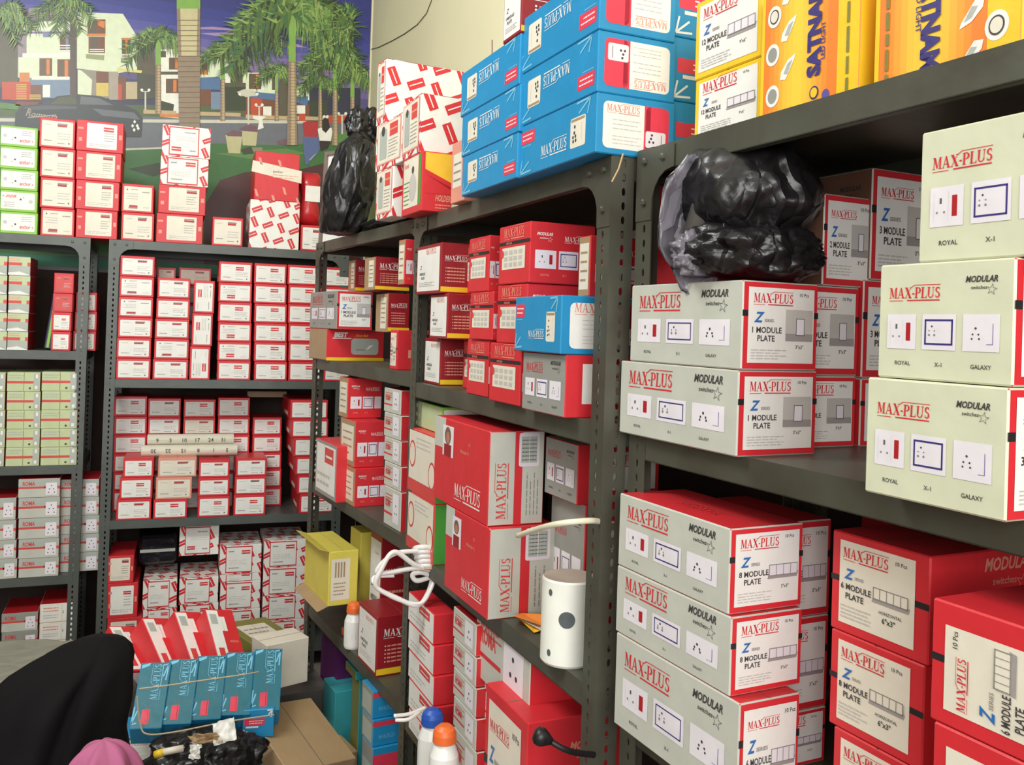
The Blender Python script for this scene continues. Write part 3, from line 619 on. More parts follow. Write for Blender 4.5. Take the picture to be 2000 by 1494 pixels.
# ground
mrect(-700, 205, 704, 240, mc('hedge', (84, 100, 62)), 1); mrect(-700, 228, 704, 470, road, 2); mpoly([(-700, 226), (704, 236), (704, 242), (-700, 233)], curb, 3)
mpoly([(-700, 500), (-700, 300), (240, 294), (420, 280), (560, 284), (704, 268), (704, 500)], grass, 3); mpoly([(240, 294), (330, 290), (330, 287), (240, 290)], curb, 4)
mpoly([(250, 330), (310, 318), (340, 330), (300, 345)], dgr, 4); mpoly([(420, 300), (560, 290), (600, 300), (500, 312)], grass2, 4); mpoly([(640, 262), (704, 256), (704, 275), (650, 280)], grass2, 4)
mpoly([(398, 520), (400, 400), (430, 352), (480, 336), (590, 330), (704, 300), (704, 520)], lawnshade, 4)  # dark red-brown shade over the lawn, painted into the print
# houses
def win(x0, y0, x1, y1, l=6, cur=True):
    mrect(x0, y0, x1, y1, brn, l); mrect(x0+(x1-x0)*.12, y0+2, x0+(x1-x0)*.4, y1-1, dk, l+1); mrect(x0+(x1-x0)*.55, y0+2, x0+(x1-x0)*.8, y1-2, orr if cur else blu, l+1)
mpoly([(-700, -60), (40, 10), (57, 22), (57, 60), (36, 64), (36, 170), (-700, 200)], dk, 3); mpoly([(36, 36), (52, 46), (52, 150), (34, 150)], gry, 4)
mpoly([(57, 16), (140, 12), (140, 50), (50, 38)], gry, 4)
for i in range(4): mrect(57, 30+i*4, 140, 32+i*4, dk, 5)
mrect(52, 42, 138, 62, pale, 5); mrect(46, 54, 138, 59, wht, 6); mrect(52, 66, 138, 106, pale, 5); mrect(44, 104, 138, 112, wht, 6); mrect(36, 112, 138, 152, pale, 5); mrect(84, 64, 100, 73, blu, 6)
win(117, 66, 138, 100, 6, False); win(77, 114, 102, 148, 6); win(112, 116, 138, 152, 6); mrect(38, 142, 58, 170, orr, 6); mrect(58, 152, 137, 192, blu, 6); mrect(62, 150, 136, 156, wht, 7)
for i in range(4): mrect(112, 88+5*i, 138, 90+5*i, wht, 8)
mrect(4, 160, 22, 195, redf, 7); mrect(22, 160, 60, 196, redf, 7); mrect(60, 166, 82, 197, brn, 7); mrect(84, 166, 98, 190, wht, 7)
for i in range(9): mrect(32, 165+3.4*i, 52, 166.4+3.4*i, yel, 8)
for i in range(3): mrect(58, 185+3.5*i, 80, 187+3.5*i, yel, 8)
mpoly([(0, 200), (40, 205), (34, 215), (0, 212)], grass2, 7); mpoly([(34, 198), (84, 200), (60, 208), (30, 206)], brn, 7)
mpoly([(150, 24), (240, 27), (268, 72), (268, 136), (232, 143), (150, 134)], pale, 5); mpoly([(268, 72), (300, 76), (304, 150), (268, 146)], dk, 5)
mrect(171, 38, 206, 66, brn, 6); mrect(173, 40, 186, 64, dk, 7); mpoly([(190, 40), (205, 42), (204, 56), (192, 50)], orr, 7); mrect(170, 66, 206, 71, orr, 7)
mrect(173, 72, 205, 104, brn, 6); mrect(180, 72, 190, 100, dk, 7)
for i in range(3): mrect(175, 96+4*i, 203, 98+4*i, wht, 8)
mpoly([(168, 106), (204, 108), (203, 118), (168, 114)], mc('flowers', (150, 160, 110)), 8)
mrect(237, 74, 256, 78, orr, 7); mrect(238, 78, 255, 112, dk, 6); mrect(245, 78, 249, 108, orr, 7); mpoly([(236, 113), (259, 116), (258, 126), (236, 122)], mc('flowers', (150, 160, 110)), 8)
for i in range(3): mrect(237, 106+3*i, 256, 107.5+3*i, wht, 8)
mpoly([(228, 132), (278, 138), (276, 143), (230, 139)], mc('ledge', (222, 214, 130)), 7)
mrect(151, 136, 232, 192, mc('porch', (150, 142, 130)), 4); mpoly([(152, 136), (158, 137), (180, 156), (178, 190), (152, 186)], pale, 5)
mrect(188, 140, 212, 162, brn, 6); mrect(188, 162, 212, 188, yel, 6); mrect(213, 140, 231, 195, mc('pillar', (168, 158, 144)), 6); mrect(231, 150, 246, 196, brn, 6); mrect(231, 165, 238, 196, redf, 7); mrect(246, 160, 268, 194, mc('wallt', (190, 176, 140)), 6)
mpoly([(268, 143), (300, 146), (315, 160), (312, 192), (268, 195)], mc('tree_dark', (76, 76, 62)), 6)
mpoly([(312, 86), (352, 94), (352, 232), (314, 228)], wht, 5); mrect(312, 84, 352, 96, gry, 6); mrect(314, 100, 324, 112, dk, 6); win(330, 113, 352, 136, 6); win(324, 154, 350, 182, 6); mrect(312, 140, 352, 146, dk, 6); mpoly([(312, 196), (340, 204), (338, 220), (312, 216)], dgr, 6); mpoly([(312, 216), (350, 222), (350, 230), (312, 228)], orr, 6)
mrect(386, 114, 432, 156, pale, 5); mrect(386, 118, 405, 146, brn, 6); mrect(394, 136, 404, 146, orr, 7); mrect(434, 112, 450, 165, wht, 5); mrect(450, 118, 476, 215, dk, 5); mpoly([(386, 152), (430, 150), (430, 176), (388, 174)], mc('awning', (84, 116, 158)), 7); mrect(388, 174, 412, 206, brn, 6); mrect(412, 180, 432, 214, blu, 6); mrect(430, 162, 480, 170, dk, 6); mrect(440, 170, 480, 216, dgr, 6)
mpoly([(456, 116), (478, 122), (478, 128), (456, 124)], wht, 6)
mrect(474, 142, 542, 184, pale, 5); win(486, 144, 511, 174, 6); mrect(510, 146, 515, 176, wht, 7); mrect(531, 150, 537, 176, dk, 6); mpoly([(480, 178), (545, 184), (540, 196), (480, 190)], mc('awning', (84, 116, 158)), 7); mrect(474, 190, 544, 226, brn, 5); mrect(490, 192, 512, 224, redf, 6); mrect(514, 208, 530, 228, wht, 6); mrect(545, 150, 562, 230, dk, 5)
mrect(574, 165, 604, 196, pale, 5); mrect(594, 166, 598, 190, dk, 6); mpoly([(572, 190), (602, 188), (600, 206), (574, 200)], mc('awning', (84, 116, 158)), 6); mrect(574, 204, 606, 236, brn, 5); mrect(578, 206, 596, 222, wht, 6); mrect(584, 222, 596, 236, redf, 7)
mrect(604, 172, 704, 240, navyd, 4); mrect(640, 225, 700, 242, redf, 5); mrect(604, 196, 640, 240, dgr, 5)
for x0, x1, y in ((280, 344, 222), (390, 470, 226), (480, 560, 232), (560, 640, 234)): mpoly([(x0, y-8), (x1, y-5), (x1, y+2), (x0, y)], tan, 6)
# car
mpoly([(28, 262), (30, 222), (44, 207), (90, 202), (112, 188), (150, 184), (196, 188), (240, 204), (268, 216), (279, 232), (276, 268), (60, 268)], carc, 9)
mpoly([(98, 204), (116, 191), (148, 188), (150, 204)], mc('carwin', (84, 88, 66)), 10); mpoly([(156, 204), (158, 188), (194, 192), (222, 206)], carl, 10); mpoly([(180, 212), (262, 220), (274, 234), (200, 226)], carl, 10); mpoly([(44, 210), (96, 206), (150, 208), (150, 213), (60, 215)], mc('carl2', (86, 92, 98)), 10)
for x, y in ((263, 238), (268, 246), (262, 254), (270, 251), (259, 246)): mpoly([(x, y-4), (x+3, y), (x, y+4), (x-3, y)], wht, 11)
vs, fs, W = text_mesh('Romanza', .01, .5)
mb.mesh([mp(50+a*62/W, 226+a*1.6-b*(15 if a < .8 else 11), 11) for a, b in vs], fs, mc('script', (176, 164, 150))); mpoly([(54, 229), (110, 224), (110, 226), (54, 231)], mc('script', (176, 164, 150)), 11)
# lamps, planters, people
for cx, y0, y1, w in ((284, 176, 216, 7), (485, 184, 246, 17), (506, 205, 232, 6), (668, 222, 262, 7), (636, 228, 250, 3)):
    mrect(cx-1.6, y0+3, cx+1.6, y1, curb, 9)
    for s in (-1, 1): mpoly([(cx+s*w+3*math.cos(a*.8), y0+3*math.sin(a*.8)) for a in range(8)], wht, 10)
    mrect(cx-w, y0+2, cx+w, y0+4, curb, 9)
mpoly([(462, 180), (478, 174), (498, 178), (500, 186), (480, 190)], curb, 9)
mpoly([(440, 264), (473, 266), (469, 300), (446, 299)], pot, 9); mpoly([(472, 256), (503, 258), (500, 285), (474, 284)], pot, 8); mpoly([(442, 262), (455, 254), (473, 258), (472, 267), (444, 266)], mc('petals', (120, 84, 96)), 10); mpoly([(466, 252), (485, 243), (503, 248), (503, 258)], mc('petals', (120, 84, 96)), 9)
mpoly([(470, 292), (490, 286), (496, 300), (475, 302)], dgr, 9); mpoly([(492, 288), (512, 288), (512, 297), (494, 296)], trk, 9); mpoly([(494, 226), (520, 228), (512, 234), (515, 250), (503, 254), (506, 236), (494, 232)], wht, 9)
mpoly([(540, 276), (556, 272), (570, 276), (562, 284), (544, 282)], mc('petals', (120, 84, 96)), 9)
mpoly([(591, 240), (600, 236), (622, 238), (620, 268), (594, 267)], mc('shirt', (176, 44, 50)), 12); mpoly([(594, 267), (620, 268), (625, 290), (616, 305), (606, 312), (602, 322), (596, 322), (592, 285)], mc('jeans', (88, 104, 150)), 12); mpoly([(610, 305), (622, 296), (618, 300), (606, 314), (603, 312)], mc('jeansl', (150, 160, 186)), 13)
mpoly([(620, 252), (630, 248), (647, 250), (649, 256), (646, 276), (624, 275)], wht, 12); mpoly([(628, 236), (634, 230), (641, 233), (644, 250), (636, 260), (629, 254)], mc('hair', (44, 32, 34)), 13); mpoly([(624, 275), (646, 276), (640, 290), (626, 296)], mc('skirt', (54, 34, 40)), 12)
# palms
gs = [mc('leaf%d' % i, c) for i, c in enumerate([(66, 78, 48), (96, 122, 60), (120, 156, 84), (74, 110, 70), (150, 172, 96), (56, 64, 46)])]
pr = random.Random(4)
def palm(cx, cy, r, trunk=None, nf=11, l=14, dens=1.0, a0=-25, a1=205):
    if trunk:
        x0, x1, y1, yg = trunk; mrect(cx-x0, cy, cx+x0, yg, tgr, l-1); mpoly([(cx-x0, yg), (cx+x0, yg), (cx+x1, y1), (cx-x1, y1)], trk, l-1); mpoly([(cx-x0*.2, yg), (cx+x0*.6, yg), (cx+x1*.6, y1), (cx-x1*.2, y1)], trkl if x0 > 10 else tan, l)
        k = yg
        while k < y1: mrect(cx-x1, k, cx+x1, k+.8, mc('ring', (124, 104, 92)), l+1); k += 6
    for i in range(nf):
        a = math.radians(a0+(a1-a0)*(i+.5)/nf+pr.uniform(-6, 6)); L = r*pr.uniform(.85, 1.1); n = int(16*dens)+6
        for k in range(n):
            t = (k+1)/n; x = cx+math.cos(a)*L*t; y = cy-math.sin(a)*L*t*(1-.25*t)+L*.5*t*t
            tx = math.cos(a); ty = -math.sin(a)*(1-.5*t)+1.0*t; q = math.hypot(tx, ty); tx /= q; ty /= q
            for s in (-1, 1):
                ll = r*.38*(1-.5*abs(t-.45))*pr.uniform(.7, 1.15); th = s*math.radians(pr.uniform(40, 75)); ex = tx*math.cos(th)-ty*math.sin(th); ey = tx*math.sin(th)+ty*math.cos(th)+.35; w = r*.028
                m = gs[pr.choice([1, 2, 4, 3]) if (s*tx > 0) == (math.cos(a) > 0) else pr.choice([0, 3, 5, 1])]
                mpoly([(x-tx*w, y-ty*w), (x+tx*w, y+ty*w), (x+ex*ll, y+ey*ll)], m, l+1+(k+i) % 4)
mrect(137, -200, 150, 190, mc('trunkdark', (88, 74, 68)), 13); palm(122, -8, 62, None, 7, 14, 1, 180, 380)
palm(309, 78, 62, (5, 6, 222, 128), 9, 14); palm(435, 106, 55, (4, 5, 236, 155), 9, 14); palm(540, 142, 44, (3, 4, 236, 180), 8, 14); palm(625, 162, 40, (3, 4, 250, 175), 8, 14); palm(688, 150, 46, (4, 4, 250, 190), 8, 14)
palm(654, 116, 72, (4, 6, 285, 176), 10, 18); palm(525, 60, 46, None, 7, 16, .8, 200, 340)
mrect(345, -300, 391, 18, tgr, 24); mpoly([(345, 18), (391, 18), (390, 262), (350, 262)], trk, 24); mpoly([(352, 18), (386, 18), (384, 110), (354, 110)], trkl, 25)
for i in range(22): mrect(346+i*.15, 40+i*10, 390, 41.5+i*10, mc('ring', (124, 104, 92)), 26)
palm(570, 30, 128, (7, 10, 284, 122), 14, 28, 1.6, -30, 210); palm(690, 40, 80, None, 9, 28, 1, 100, 260)
palm(0, 20, 60, None, 6, 20, 1, -60, 60)
mural = tag(mb.build('mural'), 'wall mural of white houses, palm trees and a dark parked car', 'mural')

# ================================================================== RACKS of slotted angle and steel trays
PW = .037
POSTM = {}
def post_mesh(H, m):
    k = (round(H, 3), m.name)
    if k in POSTM: return POSTM[k]
    mb = MB(); n = int(H/.02); ph = H/n; T = .0018; hw, hh = .0032, .0058; c = .0205
    for fl in (0, 1):
        def V(u, z, o): return (u, o, z) if fl == 0 else (o, u, z)
        for i in range(n):
            z0 = i*ph; zm = z0+ph/2
            outer = [(0, z0), (c, z0), (PW, z0), (PW, zm), (PW, z0+ph), (c, z0+ph), (0, z0+ph), (0, zm)]
            inner = [(c-hw*.7, zm-hh*.8), (c, zm-hh), (c+hw*.7, zm-hh*.8), (c+hw, zm), (c+hw*.7, zm+hh*.8), (c, zm+hh), (c-hw*.7, zm+hh*.8), (c-hw, zm)]
            v = [V(u, z, 0) for u, z in outer+inner]+[V(u, z, T) for u, z in outer+inner]; f = []
            for j in range(8):
                k2 = (j+1) % 8; f += [(j, k2, 8+k2, 8+j), (16+k2, 16+j, 24+j, 24+k2), (8+j, 8+k2, 24+k2, 24+j)]
            f += [(2, 3, 19, 18), (3, 4, 20, 19)]; mb.mesh(v, f, m)
    mb.box((0, 0, H-.001), (PW, T, H), m)
    me = bpy.data.meshes.new('post'); me.from_pydata(mb.v, [], mb.f); me.materials.append(m); me.update(); POSTM[k] = me; return me
def rack(rk, width, depth, label, m, right, top_extra=0):
    f = FR[rk]; O = f.P(0, 0, 0); X, Y = (f.et, f.es) if right else (f.es, f.et); WX, WY = (depth, width) if right else (width, depth)
    t = thing('storage_rack', label, 'shelving rack', O, math.atan2(X.y, X.x), 'slotted steel storage racks')
    H = ZS[rk][0]+top_extra
    for ix in (0, 1):
        for iy in (0, 1):
            p = link('post', post_mesh(H, m), t); p.location = (ix*WX, iy*WY, 0); p.scale = (-1 if ix else 1, -1 if iy else 1, 1)
    for z in ZS[rk]:
        mb = MB(); g = .0022; a, b = (g, g), (WX-g, WY-g); T = .0014; L = .034
        mb.box((a[0], a[1], z-T), (b[0], b[1], z), m)
        for q in (((a[0], a[1], z-L), (b[0], a[1]+T, z-T)), ((a[0], b[1]-T, z-L), (b[0], b[1], z-T)), ((a[0], a[1], z-L), (a[0]+T, b[1], z-T)), ((b[0]-T, a[1], z-L), (b[0], b[1], z-T)),
                  ((a[0], a[1], z-L), (b[0], a[1]+.012, z-L+T)), ((a[0], a[1], z-L), (a[0]+.012, b[1], z-L+T))): mb.box(*q, m)
        mb.build('shelf', t)
    # corner gussets under the top tray, on the aisle face
    z = ZS[rk][0]
    for e in (0, 1):
        mb = MB(); pts = [(0, -.002), (.085, -.002), (.085, -.034)]+[(PW+.045-.045*math.sin(math.radians(a)), -.034-.045+.045*math.cos(math.radians(a))) for a in (20, 40, 60, 80)]+[(PW, -.1), (0, -.1)]
        W = width
        v = []
        for o in (-.0012, .0004):
            for u, zz in pts:
                s = u if not e else W-u; v.append((o, s, z+zz) if right else (s, o, z+zz))
        n = len(pts); mb.mesh(v, [tuple(range(n)), tuple(range(2*n-1, n-1, -1))]+[(i, (i+1) % n, n+(i+1) % n, n+i) for i in range(n)], m); g = mb.build('corner_gusset', t)
        for (u, zz) in ((.02, -.018), (.062, -.018), (.02, -.075)):
            bb = MB(); s = u if not e else W-u
            M = Matrix.Translation((-.0012, s, z+zz) if right else (s, -.0012, z+zz)) @ (Matrix.Rotation(-math.pi/2, 4, 'Y') if right else Matrix.Rotation(math.pi/2, 4, 'X'))
            bb.lathe([(.0, 0), (.0052, 0), (.0052, .003), (.003, .0042)], m, 6, M); bb.build('bolt', g)
    return t
rack('A', RA.L, .34, 'grey steel rack on the right, farthest from the viewer', STEEL, True)
rack('B', RB_.L, .36, 'grey steel rack in the middle of the right wall', STEEL, True)
rack('C', RC.L, .34, 'grey steel rack on the right, nearest the viewer', STEEL, True)
rack('D', RD.L, .42, 'grey steel rack under the mural, right of the two back racks', STEELB, False)
rack('E', RE.L, .42, 'grey steel rack under the mural, left of the two back racks', STEELB, False)

# ================================================================== GOODS ON THE BACK RACKS
DR = 'small red-bordered white carton'
def gset(rk, si, kind, desc, where, group, cols, **kw):
    for i, c in enumerate(cols):
        xt, xb, ys = c[:3]; o = dict(kw); o.update(c[3] if len(c) > 3 else {})
        nth = o.pop('nth', NTH[i]+' stack'); col(rk, si, o.pop('kind', kind), xt, xb, ys, o.pop('desc', desc), nth, where, group, **o)
# --- on top of the two back racks
gset('E', 0, 'green', 'green-edged white carton', 'left back rack top', 'green cartons on the left back rack', [((0, 74), (0, 74), (247, 287, 331, 372, 414, 457), {'nth': 'left stack'})], opts={1: {'rot': 180}, 'all': {}})
gset('E', 0, 'anchorbig', 'squarish red carton', 'left back rack top', 'red cartons on the left back rack', [
    ((77, 148), (79, 146), (229, 287, 345, 404, 459), {'nth': 'narrower stack', 'kind': 'anchor', 'opts': {3: {'mark': 0, 'tone': 'cream'}, 2: {'mark': 0, 'tone': 'cream'}, 1: {'mark': 0, 'tone': 'cream'}, 0: {'mark': 0, 'rot': 180, 'tone': 'cream'}}, 't': .01}),
    ((149, 242), (148, 230), (231, 291, 348, 405, 461), {'nth': 'wider stack', 'opts': {3: {'mark': 1}, 'all': {}}, 'depth': .2})])
gset('D', 0, 'anchor', 'red carton with a cream label', 'on the mural-side rack', 'red cartons on the mural-side rack top', [
    ((238, 301), (236, 301), (355, 411, 466), {'nth': 'leftmost pair', 'opts': {1: {'mark': 0, 'rot': 180, 'tone': 'cream'}, 0: {'mark': 0, 'tone': 'cream'}}}),
    ((316, 412), (305, 397), (244, 305, 361, 417, 474), {'nth': 'tallest stack', 'kind': 'anchorbig', 'depth': .2, 'kinds': {3: 'pattern', 2: 'pattern'},
       'opts': {3: {'lbl': 1, 'rot': 180, 'uv': (.16, .74), 'desc': 'white red-marked carton with upturned label'}, 2: {'lbl': 1, 'uv': (.16, .76), 'desc': 'white red-marked carton with red-framed label'}}}),
    ((414, 475), (414, 475), (424, 480), {'nth': 'beside the tallest stack', 'opts': {0: {'mark': 0, 'tone': 'cream'}}})])
def backone(rk, si, kind, x0, y0, x1, y1, label, t=0, depth=.2, z=None, group=None, yaw=0, **opt):
    f = FR[rk]; ym = (y0+y1)/2; xm = (x0+x1)/2; s0, _ = f.hitT(x0, ym, t); s1, _ = f.hitT(x1, ym, t); _, z0 = f.hitT(xm, y1, t); _, z1 = f.hitT(xm, y0, t)
    z = ZS[rk][si] if z is None else (LAST[0] if z == 'on' else z); h = z1-z-.0005 if si is not None else z1-z0
    o = carton(kind, f.P((s0+s1)/2, t+depth/2, z), s1-s0-.002, depth, h, math.atan2(f.es.y, f.es.x)+yaw, label, group, **opt); LAST[0] = z+h+.0008; return o
backone('D', 0, 'pattern', 487, 392, 585, 488, 'white carton with red marks under a large red carton, mural-side rack', depth=.26, step=.052)
b = backone('D', 0, 'red', 497, 298, 585, 392, 'large red carton with a slanting cream label, on the marked carton', depth=.26, z='on')
lm = MB(); q = face_panel(lm, 'F', .21, .26, .195); q.poly([(.02, .57), (.96, .4), (.96, .66), (.04, .8)], 'cream', 1); q.text('anchor', .42, .58, .05, 'ink', maxw=.2); q.lines(.42, .46, .9, .56, 2, 'salmon', 2, .3)
for u, v in ((.14, .88), (.5, .86), (.6, .3), (.4, .12), (.08, .22), (.86, .1)): q.poly([(u, v), (u+.05, v-.02), (u+.09, v-.16), (u+.04, v-.15)], 'salmon', 1)
lm.build('label', b)
backone('D', 0, 'anchor', 587, 440, 634, 490, 'red carton with white label, squeezed beside the white framed sheet', depth=.2, mark=0)
zt_ = LAST[0]
# rounded red packet
t = thing('plastic_packet', 'glossy red bulging packet with a pale label, beside the large red carton', 'packet', RD.P(RD.hitT(606, 400, .03)[0], .09, zt_), math.atan2(RD.es.y, RD.es.x))
pk = MB(); n = 14; v = []; fcs = []
for i in range(n+1):
    k = i/n; r = .055*(1-abs(2*k-1)**5)**.5+.004; w_ = .04+.006*math.sin(k*9)
    for j in range(16):
        a = 2*math.pi*j/16; cx = math.copysign(abs(math.cos(a))**.6, math.cos(a)); cy = math.copysign(abs(math.sin(a))**.6, math.sin(a)); v.append((cx*w_*(.9+.1*(r/.059)), cy*r, .004+k*.225))
for i in range(n):
    for j in range(16): fcs.append((i*16+j, i*16+(j+1) % 16, (i+1)*16+(j+1) % 16, (i+1)*16+j))
fcs += [tuple(range(15, -1, -1)), tuple(n*16+j for j in range(16))]
pk.mesh(v, fcs, mat('red_film', (196, 44, 50), rough=.22, bump=.4, bscale=14, var=.08)); pk.build('wrapping', t, smooth=True)
pk = MB(); q = Panel(pk, Vector((-.022, -.062, .1)), Vector((1, 0, 0)), Vector((0, 0, 1)), Vector((0, -1, 0)), .06, .065); q.rect(0, 0, 1, 1, 'white', 1); pk.build('label', t)

# --- middle back rack, upper shelf
W1 = 'mural-side rack upper shelf'; G1 = 'red-bordered cartons, mural-side rack upper shelf'
gset('D', 1, 'anchor', DR, W1, G1, [
    ((235, 303), (226, 294), (499, 539, 579, 619, 659, 699, 740), {'opts': {5: {'mark': 0}, 4: {'mark': 0, 'rot': 180}, 3: {'mark': 0, 'rot': 180}, 2: {'mark': 0}, 1: {'mark': 0}, 0: {'mark': 0}}}),
    ((307, 372), (298, 368), (542, 582, 622, 661, 701, 741), {'opts': {4: {'mark': 0}, 3: {'mark': 0}, 2: {'mark': 0}, 1: {'mark': 0, 'rot': 180}, 0: {'mark': 0}}}),
    ((378, 420), (370, 411), (547, 611, 676, 742), {'opts': {2: {'rot': 90}, 1: {'rot': 90}, 0: {'rot': 270}}}),
    ((427, 493), (424, 490), (513, 554, 592, 631, 669, 706, 744), {'opts': {4: {'rot': 180}, 2: {'rot': 180}, 1: {'rot': 180}}}),
    ((496, 560), (496, 561), (517, 557, 595, 633, 670, 708, 745)),
    ((562, 628), (563, 630), (521, 560, 597, 635, 671, 709, 747)),
    ((630, 684), (632, 684), (525, 563, 600, 637, 673, 710, 748))])
gset('D', 1, 'anchor', DR, 'rear row, '+W1[:-6], 'rear row of cartons, mural-side rack upper shelf', [
    ((306, 344), (304, 342), (517, 552, 588, 624, 660, 696, 732), {'opts': {'all': {'mark': 0, 'tone': 'cream'}}}), ((349, 413), (346, 410), (519, 554, 590, 626, 662, 698, 733), {'opts': {'all': {'mark': 0, 'tone': 'cream'}}})], t=.18)
# --- middle back rack, middle shelf
W2 = 'mural-side rack middle shelf'; G2 = 'red-bordered cartons, mural-side rack middle shelf'
gset('D', 2, 'anchor', DR, 'rear row, '+W2[:-6], 'rear row of cartons, mural-side rack middle shelf', [
    ((223, 288), (220, 284), (771, 810, 847, 884, 920, 956, 996), {'opts': {'all': {'mark': 1}}}),
    ((289, 354), (287, 350), (775, 812, 847, 884, 920, 956, 994), {'opts': {'all': {'mark': 0}}}),
    ((358, 421), (356, 419), (778, 814, 848, 884, 920, 956, 992), {'opts': {4: {'mark': 0, 'tone': 'cream'}}}),
    ((425, 488), (424, 486), (775, 813, 848, 884, 920, 956, 990)),
    ((493, 550), (490, 550), (814, 849, 883, 915, 951, 988), {'opts': {2: {'mark': 0}, 'all': {}}})], t=.18)
gset('D', 2, 'anchor', DR, 'front row, '+W2[:-6], 'front row of cartons, mural-side rack middle shelf', [
    ((240, 301), (227, 296), (898, 936, 978, 1019), {'opts': {0: {'mark': 0}}}),
    ((308, 384), (299, 366), (898, 936, 979, 1017), {'kinds': {2: 'anchorpale', 1: 'anchorpale'}, 'opts': {2: {'mark': 0, 'tone': 'cream'}, 1: {'mark': 0, 'tone': 'cream'}}}),
    ((388, 449), (386, 449), (901, 936, 972, 1013), {'opts': {2: {'mark': 0}, 1: {'mark': 0}}}),
    ((460, 521), (456, 519), (895, 931, 967, 1008), {'opts': {2: {'mark': 0}, 1: {'mark': 0}}})], depth=.16)
gset('D', 2, 'anchor', DR, 'right end, '+W2[:-6], 'right end stack, mural-side rack middle shelf', [
    ((566, 640), (584, 651), (785, 822, 858, 895, 931, 968, 1006), {'nth': 'tall stack', 'opts': {'all': {'mark': 1}}})], depth=.3)
backone('D', 2, 'kraft', 482, 764, 560, 812, 'pale brown carton glimpsed under the upper shelf, behind others', t=.3, depth=.1, z=ZS['D'][2]+.45)
# rolled calendars
zr_ = max(FR['D'].hitT(x, y, 0)[1] for x, y in ((270, 898), (345, 898), (418, 901), (490, 895)))
def roll(label, x0, x1, y, t_, zz, txt, flip, r=.0225):
    f_ = FR['D']; a = f_.P(f_.hitT(x0, y, t_)[0], t_, zz); b = f_.P(f_.hitT(x1, y, t_)[0], t_, zz)
    mb = MB(); n = 26; d = (b-a).normalized(); L = (b-a).length
    up = Vector((0, 0, 1)); s = d.cross(up).normalized(); pts = []
    for k in range(60):
        ang = k/60*2*math.pi*2.6; rr = r*(1-.12*k/60); pts.append((rr*math.cos(ang), rr*math.sin(ang)))
    v = [a + s*p[0]+up*p[1] for p in pts]+[b + s*p[0]+up*p[1] for p in pts]
    m = mat('paper_roll', (222, 216, 198), rough=.75, var=.04)
    mb.mesh(v, [(i, i+1, 61+i, 60+i) for i in range(59)], m); t = mb.build('rolled_calendar'); tag(t, label, 'paper roll')
    if txt:
        pm_ = MB(); nrm = s if s.y < 0 else -s; c = math.radians(-18 if not flip else 0)
        q = Panel(pm_, a+nrm*(r*1.012)-up*.008, d, up, nrm, L, .018)
        if flip: q = q.sub(0, 0, 1, 1, 180, 0)
        for i, w in enumerate(txt): q.text(w, .1+.15*i, .05, .8, 'ink', maxw=.08)
        pm_.build('printed_dates', t)
    return t
roll('rolled paper calendar lying on top of the other roll and cartons', 288, 456, 857, .10, zr_+.064, ['9', '3', '10', '17', '24', '31'], False)
roll('rolled paper calendar, lower of the two, on the front cartons', 276, 463, 881, .075, zr_+.0235, ['5', '1', '8', '15', '22', '30'], True, .023)
# --- middle back rack, lower shelf
W3 = 'mural-side rack lower shelf'; G3 = 'white red-marked cartons, mural-side rack lower shelf'
D3 = 'white carton with red marks'
backz = ZS['D'][3]
gset('D', 3, 'pattern', D3, W3, G3, [
    ((279, 347), (279, 346), (1092, 1148, 1193, 1238), {'t': .03}), ((351, 428), (352, 427), (1099, 1150, 1200, 1244), {'t': .02}),
    ((430, 512), (432, 508), (1042, 1098, 1113, 1168, 1224, 1247), {'t': 0, 'opts': {'all': {'lbl': 1, 'step': .05}, 1: {'desc': 'thin red-marked carton'}, 3: {'desc': 'thin red-marked slab'}}}),
    ((516, 599), (512, 595), (1031, 1084, 1138, 1187, 1238), {'t': 0})], depth=.24, opts={'all': {'lbl': 1, 'step': .05}})
gset('D', 3, 'anchorbig', 'red carton with pale label', W3, 'red cartons at the left end, mural-side rack lower shelf', [
    ((212, 264), (210, 278), (1036, 1090, 1158, 1240), {'nth': 'left stack', 'opts': {'all': {'u0': .1}, 1: {'mark': 1}}})], depth=.24)
backone('D', 3, 'pattern', 350, 1026, 428, 1076, 'white red-marked carton wedged under the middle shelf, second stack', t=.05, depth=.2, z=ZS['D'][3]+.375, lbl=1, rot=180)
# black film parcel between
mb = MB(); f = FR['D']; s0 = f.hitT(272, 1055, .08)[0]; s1 = f.hitT(346, 1055, .08)[0]
mb.box((0, 0, 0), (s1-s0, .2, .115), mat('black_film', (26, 24, 30), rough=.25, bump=.6, bscale=22), c=.012); mb.box((.004, -.001, .05), (s1-s0-.006, .0, .062), 'silver')
o = mb.build('film_parcel'); o.location = f.P(s0, .08, ZS['D'][3]+.338); tag(o, 'black film-wrapped parcel with a pale stripe, on white cartons', 'parcel')

